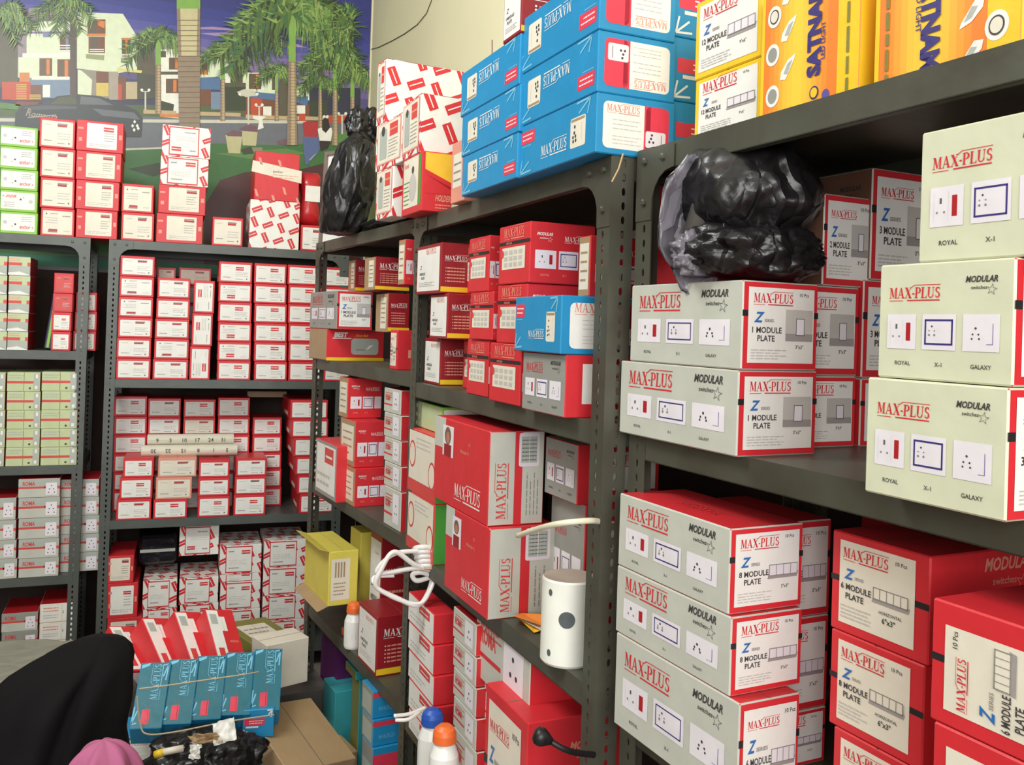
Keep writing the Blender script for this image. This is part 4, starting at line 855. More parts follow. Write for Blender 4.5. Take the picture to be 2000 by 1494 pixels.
# --- left back rack
gset('E', 1, 'silver', 'film-wrapped pale green carton', 'left back rack upper shelf', 'film-wrapped pale cartons, left back rack upper shelf', [((-34, 15), (-36, 13), (500, 537, 575, 611, 647, 684)), ((16, 60), (14, 55), (500, 537, 575, 611, 647, 684))], depth=.2)
gset('E', 1, 'anchor', 'small red and white carton', 'left back rack upper shelf', 'small red cartons, left back rack upper shelf', [
    ((105, 145), (99, 138), (532, 572, 609, 647, 685), {'nth': 'narrow stack', 'opts': {3: {'mark': 0, 'tone': 'redp'}, 2: {'mark': 0, 'tone': 'redp'}}}), ((148, 190), (142, 188), (570, 608, 646, 685), {'nth': 'stack behind post', 't': .06})], depth=.17)
mb = MB(); f = FR['E']; a0, a1 = f.hitT(84, 670, .04)[0], f.hitT(92, 670, .04)[0]; zl = ZS['E'][1]
t = thing('ring_binder', 'dark blue folder leaning beside the narrow red stack, pale tape spine', 'folder', f.P(a0, .06, zl+.006), math.atan2(f.es.y, f.es.x)); t.rotation_euler.y = math.radians(7)
mb.box((0, 0, 0), (.03, .2, .25), mat('folder_blue', (46, 50, 78), rough=.45), c=.003); mb.build('cover', t)
mb = MB(); mb.box((.008, -.002, .005), (.017, 0, .245), 'green'); mb.build('tape', t)
gset('E', 2, 'greenc', 'pale green carton with red stripe', 'left back rack middle shelf', 'pale green cartons, left back rack middle shelf', [((-54, 11), (-56, 9), (724, 762, 799, 836, 872, 910)), ((13, 79), (11, 78), (724, 762, 799, 836, 872, 909)), ((81, 152), (79, 151), (724, 762, 799, 836, 872, 908))], depth=.22)
gset('E', 3, 'roma', 'grey carton with switch picture', 'left back rack lower shelf', 'grey cartons with switch pictures, left back rack', [
    ((-42, 31), (-40, 33), (972, 1016, 1055, 1092, 1131)), ((35, 117), (35, 114), (935, 972, 1012, 1052, 1090, 1127)), ((118, 194), (117, 194), (939, 974, 1010, 1046, 1082, 1119), {'t': .045})], depth=.2)
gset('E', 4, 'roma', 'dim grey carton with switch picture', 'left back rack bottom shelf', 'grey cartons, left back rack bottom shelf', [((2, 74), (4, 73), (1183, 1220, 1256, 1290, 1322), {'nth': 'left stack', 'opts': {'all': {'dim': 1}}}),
    ((77, 145), (74, 142), (1167, 1204, 1240, 1280, 1318), {'nth': 'right stack', 'kind': 'white2', 'desc': 'white carton with divided label'})], depth=.2)

# ================================================================== GOODS ON THE RIGHT-HAND RACKS
# --- top of the middle rack: blue cartons
GB = 'blue switch cartons on the middle right rack top'
rbox('B', 'blue', 1009, 257, 347, 904, 1040, 'bottom blue carton of the left stack, lettering upside down', si=0, group=GB, rot=180, dep=.2)
rbox('B', 'blue', 1014, 162, 253, 904, 1040, 'middle blue carton of the left stack, beside a red patterned carton', z='on', t='same', group=GB, rot=180, dep=.2)
rbox('B', 'blue', 1014, 63, 158, 903, 1040, 'uppermost blue carton of the left stack, tied with string', z='on', t='same', group=GB, rot=180, dep=.2)
rbox('B', 'maroon', 1018, -50, 50, 985, 1040, 'small dark red carton on top of the left blue stack', z='on', t='same', dep=.16)
rbox('B', 'blue', 1163, 178, 297, 1017, 1318, 'bottom blue carton of the right stack, upright lettering', si=0, group=GB); tB = LASTT[0]
rbox('B', 'blue', 1166, 56, 175, 1018, 1320, 'second blue carton of the right stack, label upside down', z='on', t='same', group=GB, rot=180)
rbox('B', 'blue', 1170, -75, 55, 1020, 1322, 'highest blue carton of the right stack, cut by the picture edge', z='on', t='same', group=GB, rot=180)
f = FR['B']
zz = ZS['B'][0]; s0 = f.hitT(1163, 297, tB)[0]
for i in range(4):
    t0 = f.hitS(1322, 200, s0)[0]+.004
    carton('blueback', f.P(s0+.13, t0+.09, zz), .18, .22, .094, math.atan2(f.es.y, f.es.x)-math.pi/2, 'blue carton ' + ['lowest', 'second up', 'third up', 'topmost'][i] + ' in the stack between blue and yellow cartons', 'blue cartons standing behind the nearest rack'); zz += .0948
# string round the left blue stack
mb = MB(); st = mat('string_brown', (150, 120, 104), rough=.8); p = [f.P(f.hitT(962, y, tB)[0], tB-.0, 0) for y in (60,)]
# --- red patterned cartons and the yellow one
GP = 'white cartons with red marks beside the blue stacks'
LAST[0] = ZS['B'][0]
rbox('B', 'kent', 822, 293, 411, 786, 884, 'yellow and red holder carton with green-edged label, under a patterned carton', si=0); k1 = LAST[0]
rbox('B', 'pattern', 820, 181, 291, 786, 912, 'white red-marked carton standing on the yellow and red carton', z='on', t='same', group=GP, llabel=1, step=.058)
rbox('A', 'pattern', 766, 322, 422, 735, 800, 'lowest white red-marked carton, in front of a lime green carton', si=0, group=GP, llabel=1, step=.058); tp = LASTT[0]
rbox('A', 'pattern', 785, 218, 320, 735, 830, 'middle white red-marked carton of the left patterned stack', z='on', t='same', group=GP, llabel=1, step=.058)
rbox('A', 'pattern', 752, 113, 216, 737, 905, 'topmost white red-marked carton against the cream wall', z='on', t='same', group=GP, llabel=1, step=.058)
rbox('B', 'salmon', 905, 268, 391, 882, 940, 'narrow salmon carton between the yellow carton and blue stack', si=0, dep=.1, lab=1, f='L')
mb = MB(); q = hitZ(860, 240, ZS['B'][0]); 
# --- lime green carton and the framed sheet behind the black bag
rbox('A', 'green', 742, 374, 436, 700, 780, 'lime green carton half hidden by the black bag', si=0, t=.1, dep=.12)
rbox('A', 'yellow', 738, 318, 372, 700, 760, 'yellow carton standing on the lime green one, behind the bag', z='on', t=.1, dep=.1)
# framed white sheet leaning
t = thing('framed_sheet', 'white sheet in a thin grey-brown frame, leaning behind the black bag', 'frame', (0, 0, 0))
pa, pb, pc = at(625, 463, 3.02), at(800, 446, 2.78), at(629, 300, 3.06)
pa.z = pb.z = ZS['A'][0]+.001; X = (pb-pa); Wd = X.length; X.normalize(); Hh = pc.z-pa.z; nv = X.cross(Vector((0, 0, 1))); Y = (Vector((0, 0, 1))-nv*.05).normalized(); nv = X.cross(Y)
t.location = pa
def fr_box(mb, u0, v0, u1, v1, d0, d1, m):
    M = Matrix(((X.x, Y.x, nv.x, 0), (X.y, Y.y, nv.y, 0), (X.z, Y.z, nv.z, 0), (0, 0, 0, 1))); mb.box((u0, v0, d0), (u1, v1, d1), m, M)
FM = mat('frame_greybrown', (128, 112, 104), rough=.5); mb = MB(); fr_box(mb, .01, .01, Wd-.01, Hh-.01, -.004, 0, 'white'); mb.build('sheet', t)
mb = MB()
for q in ((0, 0, Wd, .012), (0, Hh-.012, Wd, Hh), (0, .012, .012, Hh-.012), (Wd-.012, .012, Wd, Hh-.012)): fr_box(mb, *q, -.008, .008, FM)
mb.build('frame', t)

# --- middle rack, upper compartment (shelf 1)
GM = 'maroon and yellow plate cartons, middle right rack'
rbox('B', 'maroon', 859, 661, 758, 829, 918, 'maroon and yellow carton, bottom of the stack beside the post', si=1, group=GM, t=.02)
rbox('B', 'maroon', 873, 572, 659, 840, 935, 'maroon and yellow carton, middle one, pushed sideways, grey label', z='on', t=.0, group=GM)
rbox('B', 'maroon', 860, 472, 569, 814, 920, 'maroon and yellow carton, top one, with bright white label', z='on', t=-.01, group=GM)
GR_ = 'red module cartons, middle right rack upper compartment'
rbox('B', 'redtall', 934, 667, 778, 904, 960, 'red carton, bottom of the hindmost red stack', si=1, t=.05, group=GR_)
rbox('B', 'redtall', 936, 572, 666, 906, 960, 'red carton, middle of the hindmost red stack', z='on', t=.05, group=GR_)
rbox('B', 'redtall', 934, 470, 570, 902, 960, 'red carton, top of the hindmost red stack', z='on', t=.05, group=GR_)
rbox('B', 'redtall', 951, 664, 777, 912, 975, 'red carton, bottom of the middle red stack', si=1, t=.005, group=GR_)
rbox('B', 'redtall', 961, 568, 662, 918, 980, 'red carton, middle of the middle red stack', z='on', t=.0, group=GR_)
rbox('B', 'redtall', 953, 458, 564, 916, 985, 'red carton with curled lid, top of the middle red stack', z='on', t=.0, group=GR_)
rbox('B', 'redtall', 1014, 672, 791, 956, 1070, 'red carton, bottom of the nearest red stack', si=1, group=GR_, t=-.01)
rbox('B', 'redtall', 1027, 552, 668, 971, 1130, 'red carton behind the small blue one, middle of nearest red stack', z='on', t=-.01, group=GR_)
rbox('B', 'redtall', 1033, 430, 550, 975, 1162, 'large red carton with switch pictures, topmost near the big post', z='on', t=-.012, group=GR_)
rbox('B', 'greyred', 1102, 692, 826, 1020, 1200, 'grey carton with red-edged end label, under the small blue carton', si=1, t=-.02, dep=.2)
rbox('B', 'blue', 1094, 575, 690, 1006, 1200, 'blue carton on a grey carton in the upper compartment', z='on', t=-.03, dep=.18)
rbox('B', 'redfront', 1150, 458, 575, 1130, 1210, 'cream-sided red carton wedged by the big post above the blue one', z='on', t=.03, dep=.12)
# --- middle rack, middle compartment (shelf 2)
GW = 'white-sided cartons with red rings, middle right rack'
rbox('B', 'whitered', 845, 985, 1112, 794, 862, 'white-sided carton with red ring, lower, beside the far post', si=2, t=-.0, group=GW, dep=.16)
rbox('B', 'whitered', 850, 853, 983, 797, 870, 'white-sided carton with red ring, upper, beside the far post', z='on', t=.0, group=GW, dep=.16)
rbox('B', 'green', 862, 795, 852, 812, 900, 'flat green-edged carton lying above the red ringed cartons', z='on', t=.02, dep=.2, mats={'L': 'greenp', 'T': 'greend'})
rbox('B', 'green', 895, 1005, 1135, 862, 910, 'green-edged carton behind the lower red portrait carton', si=2, t=.03, dep=.1, mats={'L': 'greenp'})
GS = 'big red switch cartons with portrait'
rbox('B', 'switch', 951, 1032, 1212, 868, 1085, 'big red carton with grey end, lower one, dented, beside the cable', si=2, group=GS)
rbox('B', 'switch', 951, 842, 1030, 847, 1062, 'big red carton with grey end, upper one, under the shelf', z='on', t='same', group=GS)
rbox('B', 'greyred', 1140, 985, 1120, 1075, 1230, 'grey and red carton at the back, below the other, near big post', si=2, t=.1, dep=.15)
rbox('B', 'greyred', 1126, 868, 990, 1064, 1220, 'grey and red carton at the back, upper, near the big post', z='on', t=.08, dep=.16)
# --- middle rack, lower compartment (shelf 3)
GA = 'red and white cartons low beside the far post'
zz = ZS['B'][3]
rr = [(1445, 1500), (1382, 1443), (1322, 1380), (1262, 1320), (1200, 1260)]
for i, (a, b) in enumerate(rr):
    rbox('B', 'stripe', 846-i*0, a, b, 796, 890, 'red and white carton, %s, in the leftmost low stack' % ['lowest', 'second up', 'third up', 'fourth up', 'topmost'][i], z=zz if i == 0 else 'on', t=-.01, group=GA); 
GT = 'grey cartons with red flashes low on the middle rack'
for i, (a, b) in enumerate([(1470, 1535), (1405, 1468), (1345, 1403), (1285, 1343), (1220, 1283)]):
    rbox('B', 'tab', 928-i*0, a, b, 884, 965, 'grey carton with red flashes, %s, second low stack' % ['lowest', 'second up', 'third up', 'fourth up', 'topmost'][i], z=zz if i == 0 else 'on', t=.0, group=GT)
for i, (a, b) in enumerate([(1480, 1550), (1412, 1478), (1345, 1410)]):
    rbox('B', 'stripe', 968, a, b, 932, 1000, 'white-sided carton, %s, behind the big red box' % ['lowest', 'middle', 'topmost'][i], z=zz if i == 0 else 'on', t=.02, group='white-sided cartons behind the big red box', dep=.12)
rbox('B', 'tab', 1034, 1250, 1345, 928, 1100, 'long grey carton with red flash lying over the white-sided cartons', z='on', t=.01, dep=.13)
rbox('B', 'roma', 1035, 1352, 1560, 972, 1110, 'tall grey carton standing behind the big low red box', si=3, t=.15, dep=.14)
rbox('B', 'redplate', 1022, 1412, 1700, 943, 1250, 'big red carton low in the middle rack, black plug hanging before it', si=3, t=-.02, n='4', m=3)

# --- farthest right rack
rbox('A', 'bell', 637, 642, 702, 604, 750, 'red and yellow door bell box with torn side, at the shelf front', si=1, t=-.01)
rbox('A', 'grey', 657, 567, 630, 606, 728, 'grey-sided red carton with cream label, on the door bell box', z='on', t=-.01, n='1', m=1, mats={'L': 'greyd', 'edge': 'greyd'}); zq = LAST[0]
rbox('A', 'maroonk', 757, 572, 640, 734, 800, 'maroon carton with brown side, on the rear row beside the post', z=ZS['A'][1]+.094, t=.03, group=GM)
rbox('A', 'redplate', 775, 644, 712, 762, 800, 'cream and red carton tucked right of the door bell box', si=1, t=.02, dep=.1)
rbox('A', 'maroonk', 693, 506, 563, 681, 724, 'small maroon carton with brown side at the back of the stack', z=zq, t=.05, dep=.08)
rbox('A', 'maroonk', 732, 500, 568, 712, 800, 'maroon and yellow carton under crumpled film, top of its stack', z=zq-.006, t=.0, group=GM)
rbox('A', 'redfront', 789, 466, 560, 778, 800, 'narrow upright cream and red carton against the joint post', z=zq, t=-.02, dep=.05)
GF = 'red carton stack, farthest right rack'
rbox('A', 'redfront', 692, 915, 985, 661, 756, 'red carton with cream side, bottom of the far red stack', si=2, t=.0, group=GF)
rbox('A', 'redfront', 692, 823, 912, 664, 752, 'red carton with cream side, middle of the far red stack', z='on', t=.0, group=GF)
rbox('A', 'redfront', 678, 738, 821, 662, 746, 'red carton with brown side, top of the far red stack', z='on', t=.0, group=GF)
rbox('A', 'stripe', 656, 872, 958, 616, 690, 'pale grey-sided red carton leaning out at the far post', si=2, t=-.03, dep=.1, mats={'L': 'greyd'})
for i, (a, b) in enumerate([(962, 1010), (912, 960), (862, 910), (812, 860), (762, 810)]):
    rbox('A', 'tab', 782, a, b, 750, 800, 'small grey carton, %s, squeezed against the joint post' % ['lowest', 'second up', 'third up', 'fourth up', 'topmost'][i], z=ZS['A'][2] if i == 0 else 'on', t=.01, group='small grey cartons against the joint post', dep=.1)
rbox('A', 'yelopen', 640, 1078, 1185, 594, 694, 'open yellow carton with cream label sticking out of the shelf', z=None, t=-.05, dep=.085)
yo = [o for o in bpy.data.objects if o.get('label', '').startswith('open yellow')][0]; bd = [c for c in yo.children if c.name.startswith('body')][0].data; ys_ = [v.co for v in bd.vertices]; hw_, hd_, hh_ = max(v.x for v in ys_), max(v.y for v in ys_), max(v.z for v in ys_)
for zz1, dz_, m_ in ((0, -.012, 'kraft'), (hh_, .01, 'yellowp')):
    fb = MB(); Mf = Matrix.Translation((-hw_, 0, zz1)); fb.mesh([Mf @ Vector(q) for q in ((0, -hd_, 0), (0, hd_, 0), (-.03, hd_, dz_), (-.03, -hd_, dz_), (0, -hd_, .0012), (0, hd_, .0012), (-.03, hd_, dz_+.0012), (-.03, -hd_, dz_+.0012))], [(0, 1, 2, 3), (7, 6, 5, 4), (0, 3, 7, 4), (1, 5, 6, 2), (3, 2, 6, 7)], m_); fb.build('flap', yo)
rbox('A', 'yellowp', 700, 1040, 1205, 682, 735, 'tall yellow carton standing behind the open yellow one', si=3, t=.07, dep=.06, lab=1, f='L')
rbox('A', 'maroon', 742, 1045, 1200, 722, 775, 'tall maroon carton with white side, behind the cable', si=3, t=.07, dep=.1)
rbox('A', 'maroon', 735, 1205, 1302, 699, 800, 'maroon and yellow carton beside the orange-capped bottle', si=3, t=.0, dep=.14)
rbox('A', 'tealb', 652, 1352, 1440, 630, 700, 'large turquoise carton low on the far right rack', si=4, t=.02, dep=.14)
rbox('A', 'tealb', 700, 1330, 1410, 686, 722, 'turquoise carton with greenish side behind the blue cartons', si=4, t=.06, dep=.08, mats={'L': 'olive'})
rbox('A', 'tealb', 694, 1312, 1346, 674, 724, 'small turquoise carton on the greenish-sided one', z='on', t=.05, dep=.08, mats={'L': 'olive'})
rbox('A', 'purple', 656, 1240, 1350, 626, 690, 'purple carton at the back of the lowest shelf', z=ZS['A'][4], t=.05, dep=.14)
for i, (a, b) in enumerate([(1462, 1514), (1407, 1460), (1350, 1405)]):
    rbox('A', 'bluepink', 727, a, b, 706, 775, 'blue carton with pink stripe, %s, on the lowest far shelf' % ['lowest', 'middle', 'topmost'][i], z=ZS['A'][4] if i == 0 else 'on', t=-.01, group='blue cartons with pink stripe', dep=.1)

# --- nearest rack, top
rbox('C', 'yelplate', 1486, 108, 245, 1358, 1600, 'yellow-edged white carton on the nearest rack top, lower', si=0, t=.03, dep=.2, n='12', group='yellow-edged plate cartons')
rbox('C', 'yelplate', 1487, -60, 106, 1360, 1600, 'yellow-edged white carton on the nearest rack top, upper', z='on', t=.03, dep=.2, n='12', group='yellow-edged plate cartons')
GO = 'orange and yellow lamp cartons'
rbox('C', 'sat', 1676, -95, 180, 1490, 1900, 'orange and yellow lamp carton right of the yellow-edged plate cartons', si=0, t=.02, dep=.18, group=GO)
rbox('C', 'sat', 1992, -200, 100, 1714, 2300, 'orange and yellow lamp carton at the picture top right corner', si=0, t=.02, dep=.18, group=GO, flip=1)
mb = MB(); pc_ = FR['C'].P(FR['C'].hitT(1696, 150, .05)[0], .05, ZS['C'][0]); mb.lathe([(0, 0), (.014, 0), (.0145, .002), (.0145, .4), (.014, .402), (0, .402)], mat('tube_white', (238, 236, 222), rough=.35), 24)
o = mb.build('cardboard_tube', smooth=False); o.location = pc_; tag(o, 'upright white tube between the two orange lamp cartons', 'tube')
# --- nearest rack, upper compartment
GG = 'grey module plate cartons, nearest rack'
rbox('C', 'grey', 1438, 722, 893, 1210, 1594, 'grey plate carton under its twin, beside the big post', si=1, group=GG)
rbox('C', 'grey', 1447, 545, 720, 1232, 1597, 'grey plate carton on its twin, black bags on top', z='on', t='same', group=GG); zt1 = LAST[0]; tt = LASTT[0]; sT = LASTS[0]
f = FR['C']
def behind(pl, pr, top, bot, z, s_ref_px, label, n, m, kind='grey', **o):
    pass
GWc = 'red-bordered plate cartons of the rear row, nearest rack'
tw = FR['C'].hitS(1597, 640, sT)[0]+.004
for t_, pn, tp, bt, zz_, ds, dp, lab, n, m in ((tw, 1600, 733, 903, 1, .05, .116, 'red-bordered plate carton, rear row, lower, right of grey twins', '2', 1), (tw+.001, 1600, 553, 731, 'on', .05, .116, 'red-bordered plate carton, rear row, middle, right of grey twins', '1', 1),
        (None, 1606, 376, 548, 'on', .05, .086, 'two module plate carton with red top edge, beside the bags', '2', 2), (tw+.119, 1690, 738, 918, 1, .045, .112, 'three module plate carton behind the lowest big grey carton', '3', 1),
        (tw+.119, 1694, 545, 733, 'on', .045, .112, 'three module plate carton behind the middle big grey carton', '3', 1), (None, 1699, 326, 538, 'on', .045, .118, 'three module plate carton with bulging lid, topmost, behind grey', '3', 2)):
    rbox('C', 'grey', pn, tp, bt, 0, 0, lab, si=1 if zz_ == 1 else None, z=zz_, s=sT+ds, t=t_, dep=dp, L=.17, group=GWc, n=n, m=m, mats={'L': 'brown', 'T': 'brown'} if pn in (1699, 1606) else {'L': 'red'})
GN = 'large greenish grey plate cartons nearest the viewer'
rbox('C', 'greyg', 1964, 756, 1010, 1690, 2130, 'large greenish grey plate carton, bottom of the nearest stack', si=1, t=-.04, group=GN, n='3', m=2, size='5"x3"', dep=.13)
rbox('C', 'greyg', 1978, 500, 752, 1716, 2150, 'large greenish grey plate carton, middle of the nearest stack', z='on', t=-.035, group=GN, n='3', m=2, size='5"x3"', dep=.13)
rbox('C', 'greyg', 2110, 190, 470, 1798, 2300, 'large greenish grey plate carton, topmost, near the upper tray', z='on', t=-.03, group=GN, n='3', m=2, dep=.13)
# --- nearest rack, lower compartment
rbox('C', 'grey', 1440, 1374, 1540, 1197, 1560, 'grey plate carton, lowest of three, beside the big post', si=2, group=GG, n='6', m=4, size='6"x6"', t=-.03)
sQ = LASTS[0]
rbox('C', 'grey', 1424, 1205, 1372, 1200, 1565, 'grey plate carton, middle of three, end in bright light', z='on', t=-.03, group=GG, n='8', m=4)
rbox('C', 'grey', 1422, 1032, 1203, 1206, 1567, 'grey plate carton, topmost of three, red lid showing', z='on', t=-.03, group=GG, n='8', m=4)
GX = 'red plate cartons standing behind the three grey ones'
tw = FR['C'].hitS(1566, 1110, sQ)[0]+.006; dq = FR['C'].hitS(1622, 1110, sQ+.06)[0]-tw
for i, (pn, tp, bt) in enumerate(((1568, 1402, 1590), (1568, 1215, 1400), (1568, 1022, 1212))):
    rbox('C', 'grey', pn, tp, bt, 0, 0, 'red plate carton, %s, between grey trio and big red ones' % ['lowest', 'middle', 'topmost'][i], si=2 if i == 0 else None, z='on', s=sQ+.06, t=tw, dep=dq, L=.16, group=GX, n='6', m=4, mats={'L': 'red'})
GY = 'large red eight module plate cartons'
rbox('C', 'redplate', 1800, 1512, 1740, 1622, 2200, 'large red plate carton, lowest, mostly below the picture edge', si=2, t=.06, group=GY, n='8', m=4, dep=.22)
rbox('C', 'redplate', 1800, 1300, 1510, 1618, 2200, 'large red plate carton, middle, cream label facing the aisle', z='on', t=.06, group=GY, n='8', m=4, dep=.22)
rbox('C', 'redplate', 1812, 1086, 1297, 1622, 2250, 'large red plate carton, topmost, open lid edge, cream label', z='on', t=.06, group=GY, n='6', m=4, dep=.22)
rbox('C', 'redplate', 2140, 1560, 1900, 1814, 2400, 'red plate carton under the sideways-labelled one', si=2, t=-.03, group=GY, n='6', m=4, dep=.12)
rbox('C', 'redplate', 2110, 1262, 1556, 1815, 2400, 'red plate carton with label turned sideways, bottom right corner', z='on', t=-.03, rot=90, n='6', m=4, dep=.12)

# ================================================================== SOFT AND SMALL THINGS
def lump(name, c, rad, seed, amp, m, label=None, cat=None, parent=None, rot=None, sub=5, fr=2.2, ridge=.5, pinch=None, flat=None, shape=None):
    import bmesh
    b = bmesh.new(); bmesh.ops.create_icosphere(b, subdivisions=sub, radius=1); off = Vector((seed*3.1, seed*1.7, seed*.9))
    for v in b.verts:
        n = v.co.normalized(); k = noise.fractal(n*fr+off, 1.0, 2.1, 4); k2 = 1-abs(noise.noise(Vector((n.x*fr*1.6, n.y*fr*1.6, n.z*fr*.7))+off))*2.2
        r = 1+amp*k+amp*ridge*max(0, k2)**2
        q = n*r
        if pinch and q.z > pinch: q.x *= max(.18, 1-(q.z-pinch)*2.2); q.y *= max(.18, 1-(q.z-pinch)*2.2)
        if shape: q = shape(q)
        v.co = Vector((q.x*rad[0], q.y*rad[1], q.z*rad[2]))
        if flat is not None and v.co.z < -rad[2]*flat: v.co.z = -rad[2]*flat+(v.co.z+rad[2]*flat)*.06
    me = bpy.data.meshes.new(name); b.to_mesh(me); b.free(); me.materials.append(m); me.polygons.foreach_set('use_smooth', [True]*len(me.polygons)); me.update()
    o = link(name, me, parent); o.location = c
    if rot: o.rotation_euler = rot
    if label: tag(o, label, cat)
    return o
def film(name, rgb, rough, st=.9, sc=7, sub=None):
    m = mat(name, rgb, rough=rough, var=.12, scale=6, spec=.55); nt = m.node_tree; b = nt.nodes['Principled BSDF']
    tc = nt.nodes.new('ShaderNodeTexCoord'); mp_ = nt.nodes.new('ShaderNodeMapping'); mp_.inputs['Scale'].default_value = (1, 1, .45); n0 = nt.nodes.new('ShaderNodeTexNoise'); n0.inputs['Scale'].default_value = sc*.7; n0.inputs['Detail'].default_value = 3
    mx = nt.nodes.new('ShaderNodeVectorMath'); mx.operation = 'MULTIPLY_ADD'; mx.inputs[1].default_value = (.3, .3, .3)
    nt.links.new(tc.outputs['Object'], mp_.inputs['Vector']); nt.links.new(mp_.outputs['Vector'], n0.inputs['Vector']); nt.links.new(n0.outputs['Color'], mx.inputs[0]); nt.links.new(mp_.outputs['Vector'], mx.inputs[2])
    v = nt.nodes.new('ShaderNodeTexVoronoi'); v.feature = 'DISTANCE_TO_EDGE'; v.inputs['Scale'].default_value = sc*2.2; nt.links.new(mx.outputs[0], v.inputs['Vector'])
    bp = nt.nodes.new('ShaderNodeBump'); bp.inputs['Strength'].default_value = st; bp.inputs['Distance'].default_value = .02; nt.links.new(v.outputs['Distance'], bp.inputs['Height']); nt.links.new(bp.outputs['Normal'], b.inputs['Normal'])
    return m
BAG = film('black_bag_film', (26, 24, 26), .33, .7, 8); BAGIN = film('grey_bag_film', (118, 114, 122), .3, .8, 9)
# black bag on the far rack top
zA = ZS['A'][0]; pB = at(684, 350, 2.58); 
lump('plastic_bag', (pB.x, pB.y, zA+.148), (.07, .1, .17), 3, .12, BAG, 'black knotted plastic bag standing on the farthest right rack top', 'plastic bag', fr=1.6, ridge=.7, flat=.88, pinch=.62, shape=lambda q: Vector((q.x*(1-.15*q.z)+.38*q.z, q.y, q.z)))
tie = lump('plastic_bag', (pB.x+.02, pB.y, zA+.02), (.2, .04, .016), 5, .2, BAG, 'loose black plastic lying flat along the shelf edge under the bag', 'plastic film', sub=4); tie.location = at(760, 432, 2.45); tie.location.z = zA+.02; tie.rotation_euler = (0, 0, math.radians(100))
pk_ = at(710, 248, 2.62)
lump('bag_knot', (.015, .0, .168), (.03, .028, .045), 17, .35, BAG, parent=bpy.data.objects['plastic_bag'], sub=4); lump('bag_knot', (.055, .01, .172), (.026, .026, .05), 23, .35, BAG, parent=bpy.data.objects['plastic_bag'], sub=4)
# black bags in the nearest rack
z1 = zt1; p = at(1428, 430, 1.17)
big = thing('plastic_bag', 'large black plastic bag with its open grey-lined mouth facing out', 'plastic bag', (p.x+.0, p.y, z1))
lump('bag_body', (.015, 0, .112), (.09, .14, .078), 8, .13, BAG, parent=big, rot=(.05, .12, -.35), fr=1.5, ridge=.4)
mb = MB(); n = 30; v = []; fcs = []; rg = random.Random(3)
q = at(1362, 428, 1.12); o_ = Vector((p.x, p.y, z1)); 
nv = (CAMP-q).normalized(); X = Vector((0, 0, 1)).cross(nv).normalized(); Y = nv.cross(X)
for ring in range(6):
    R = [.046, .056, .05, .036, .02, .006][ring]; D = [-.02, .014, .012, -.004, -.022, -.03][ring]
    for k in range(n):
        a = 2*math.pi*k/n; w = 1+.22*noise.noise(Vector((math.cos(a)*1.8, math.sin(a)*1.8, 2+ring*.25))); e = .5*noise.noise(Vector((math.cos(a)*3, math.sin(a)*3, 9+ring*.6)))*.03
        v.append((q-o_)+X*math.cos(a+.4)*R*w*.82+Y*math.sin(a+.4)*R*w*1.45+nv*(D+e))
for r in range(5):
    for k in range(n): fcs.append((r*n+k, r*n+(k+1) % n, (r+1)*n+(k+1) % n, (r+1)*n+k))
fcs.append(tuple(5*n+k for k in range(n)))
mb.mesh(v, fcs, BAGIN); mb.build('bag_mouth', big, smooth=True)
mb = MB(); mb.lathe([(0, 0), (.018, .0), (.019, .05), (.012, .055), (0, .055)], 'dgrey', 14, Matrix.Translation((q-o_)-nv*.012-Y*.02) @ Matrix.Rotation(.5, 4, 'X')); mb.build('contents', big, smooth=True)
p2 = at(1470, 500, 1.10)
lump('plastic_bag', (p2.x, p2.y, z1+.036), (.085, .07, .038), 12, .15, BAG, 'smaller flat black plastic bag lying below the large one', 'plastic bag', rot=(0, .05, -.2), flat=.85)
p3 = at(1380, 512, 1.12)
lump('plastic_sheet', (p3.x-.005, p3.y-.01, z1+.034), (.045, .03, .03), 15, .3, BAGIN, 'crumpled grey plastic film tucked before the flat black bag', 'plastic film', flat=.9)
rbox('C', 'anchorbig', 1325, 345, 541, 1240, 1330, 'red carton with white stripe behind the black bags, beside the post', z=zt1, s=sT+.28, dep=.1, L=.08)
for i, (s_, L_) in enumerate(((.5, .2), (.28, .2), (.05, .2))):
    rbox('C', 'redd', 1300, 0, 0, 0, 0, 'dark red carton in deep shade at the back of the %s, nearest rack' % ['far end', 'middle', 'near end'][i], si=2, t=.235, dep=.1) if 0 else None
    f = FR['C']; carton('redd', f.P(s_+L_/2, .285, ZS['C'][2]), .09, L_+.015, .3, math.atan2(f.es.y, f.es.x)-math.pi/2, 'red carton at the back of the nearest rack lower compartment, ' + ['far end', 'middle', 'near end'][i], 'red cartons at the back of the nearest rack')
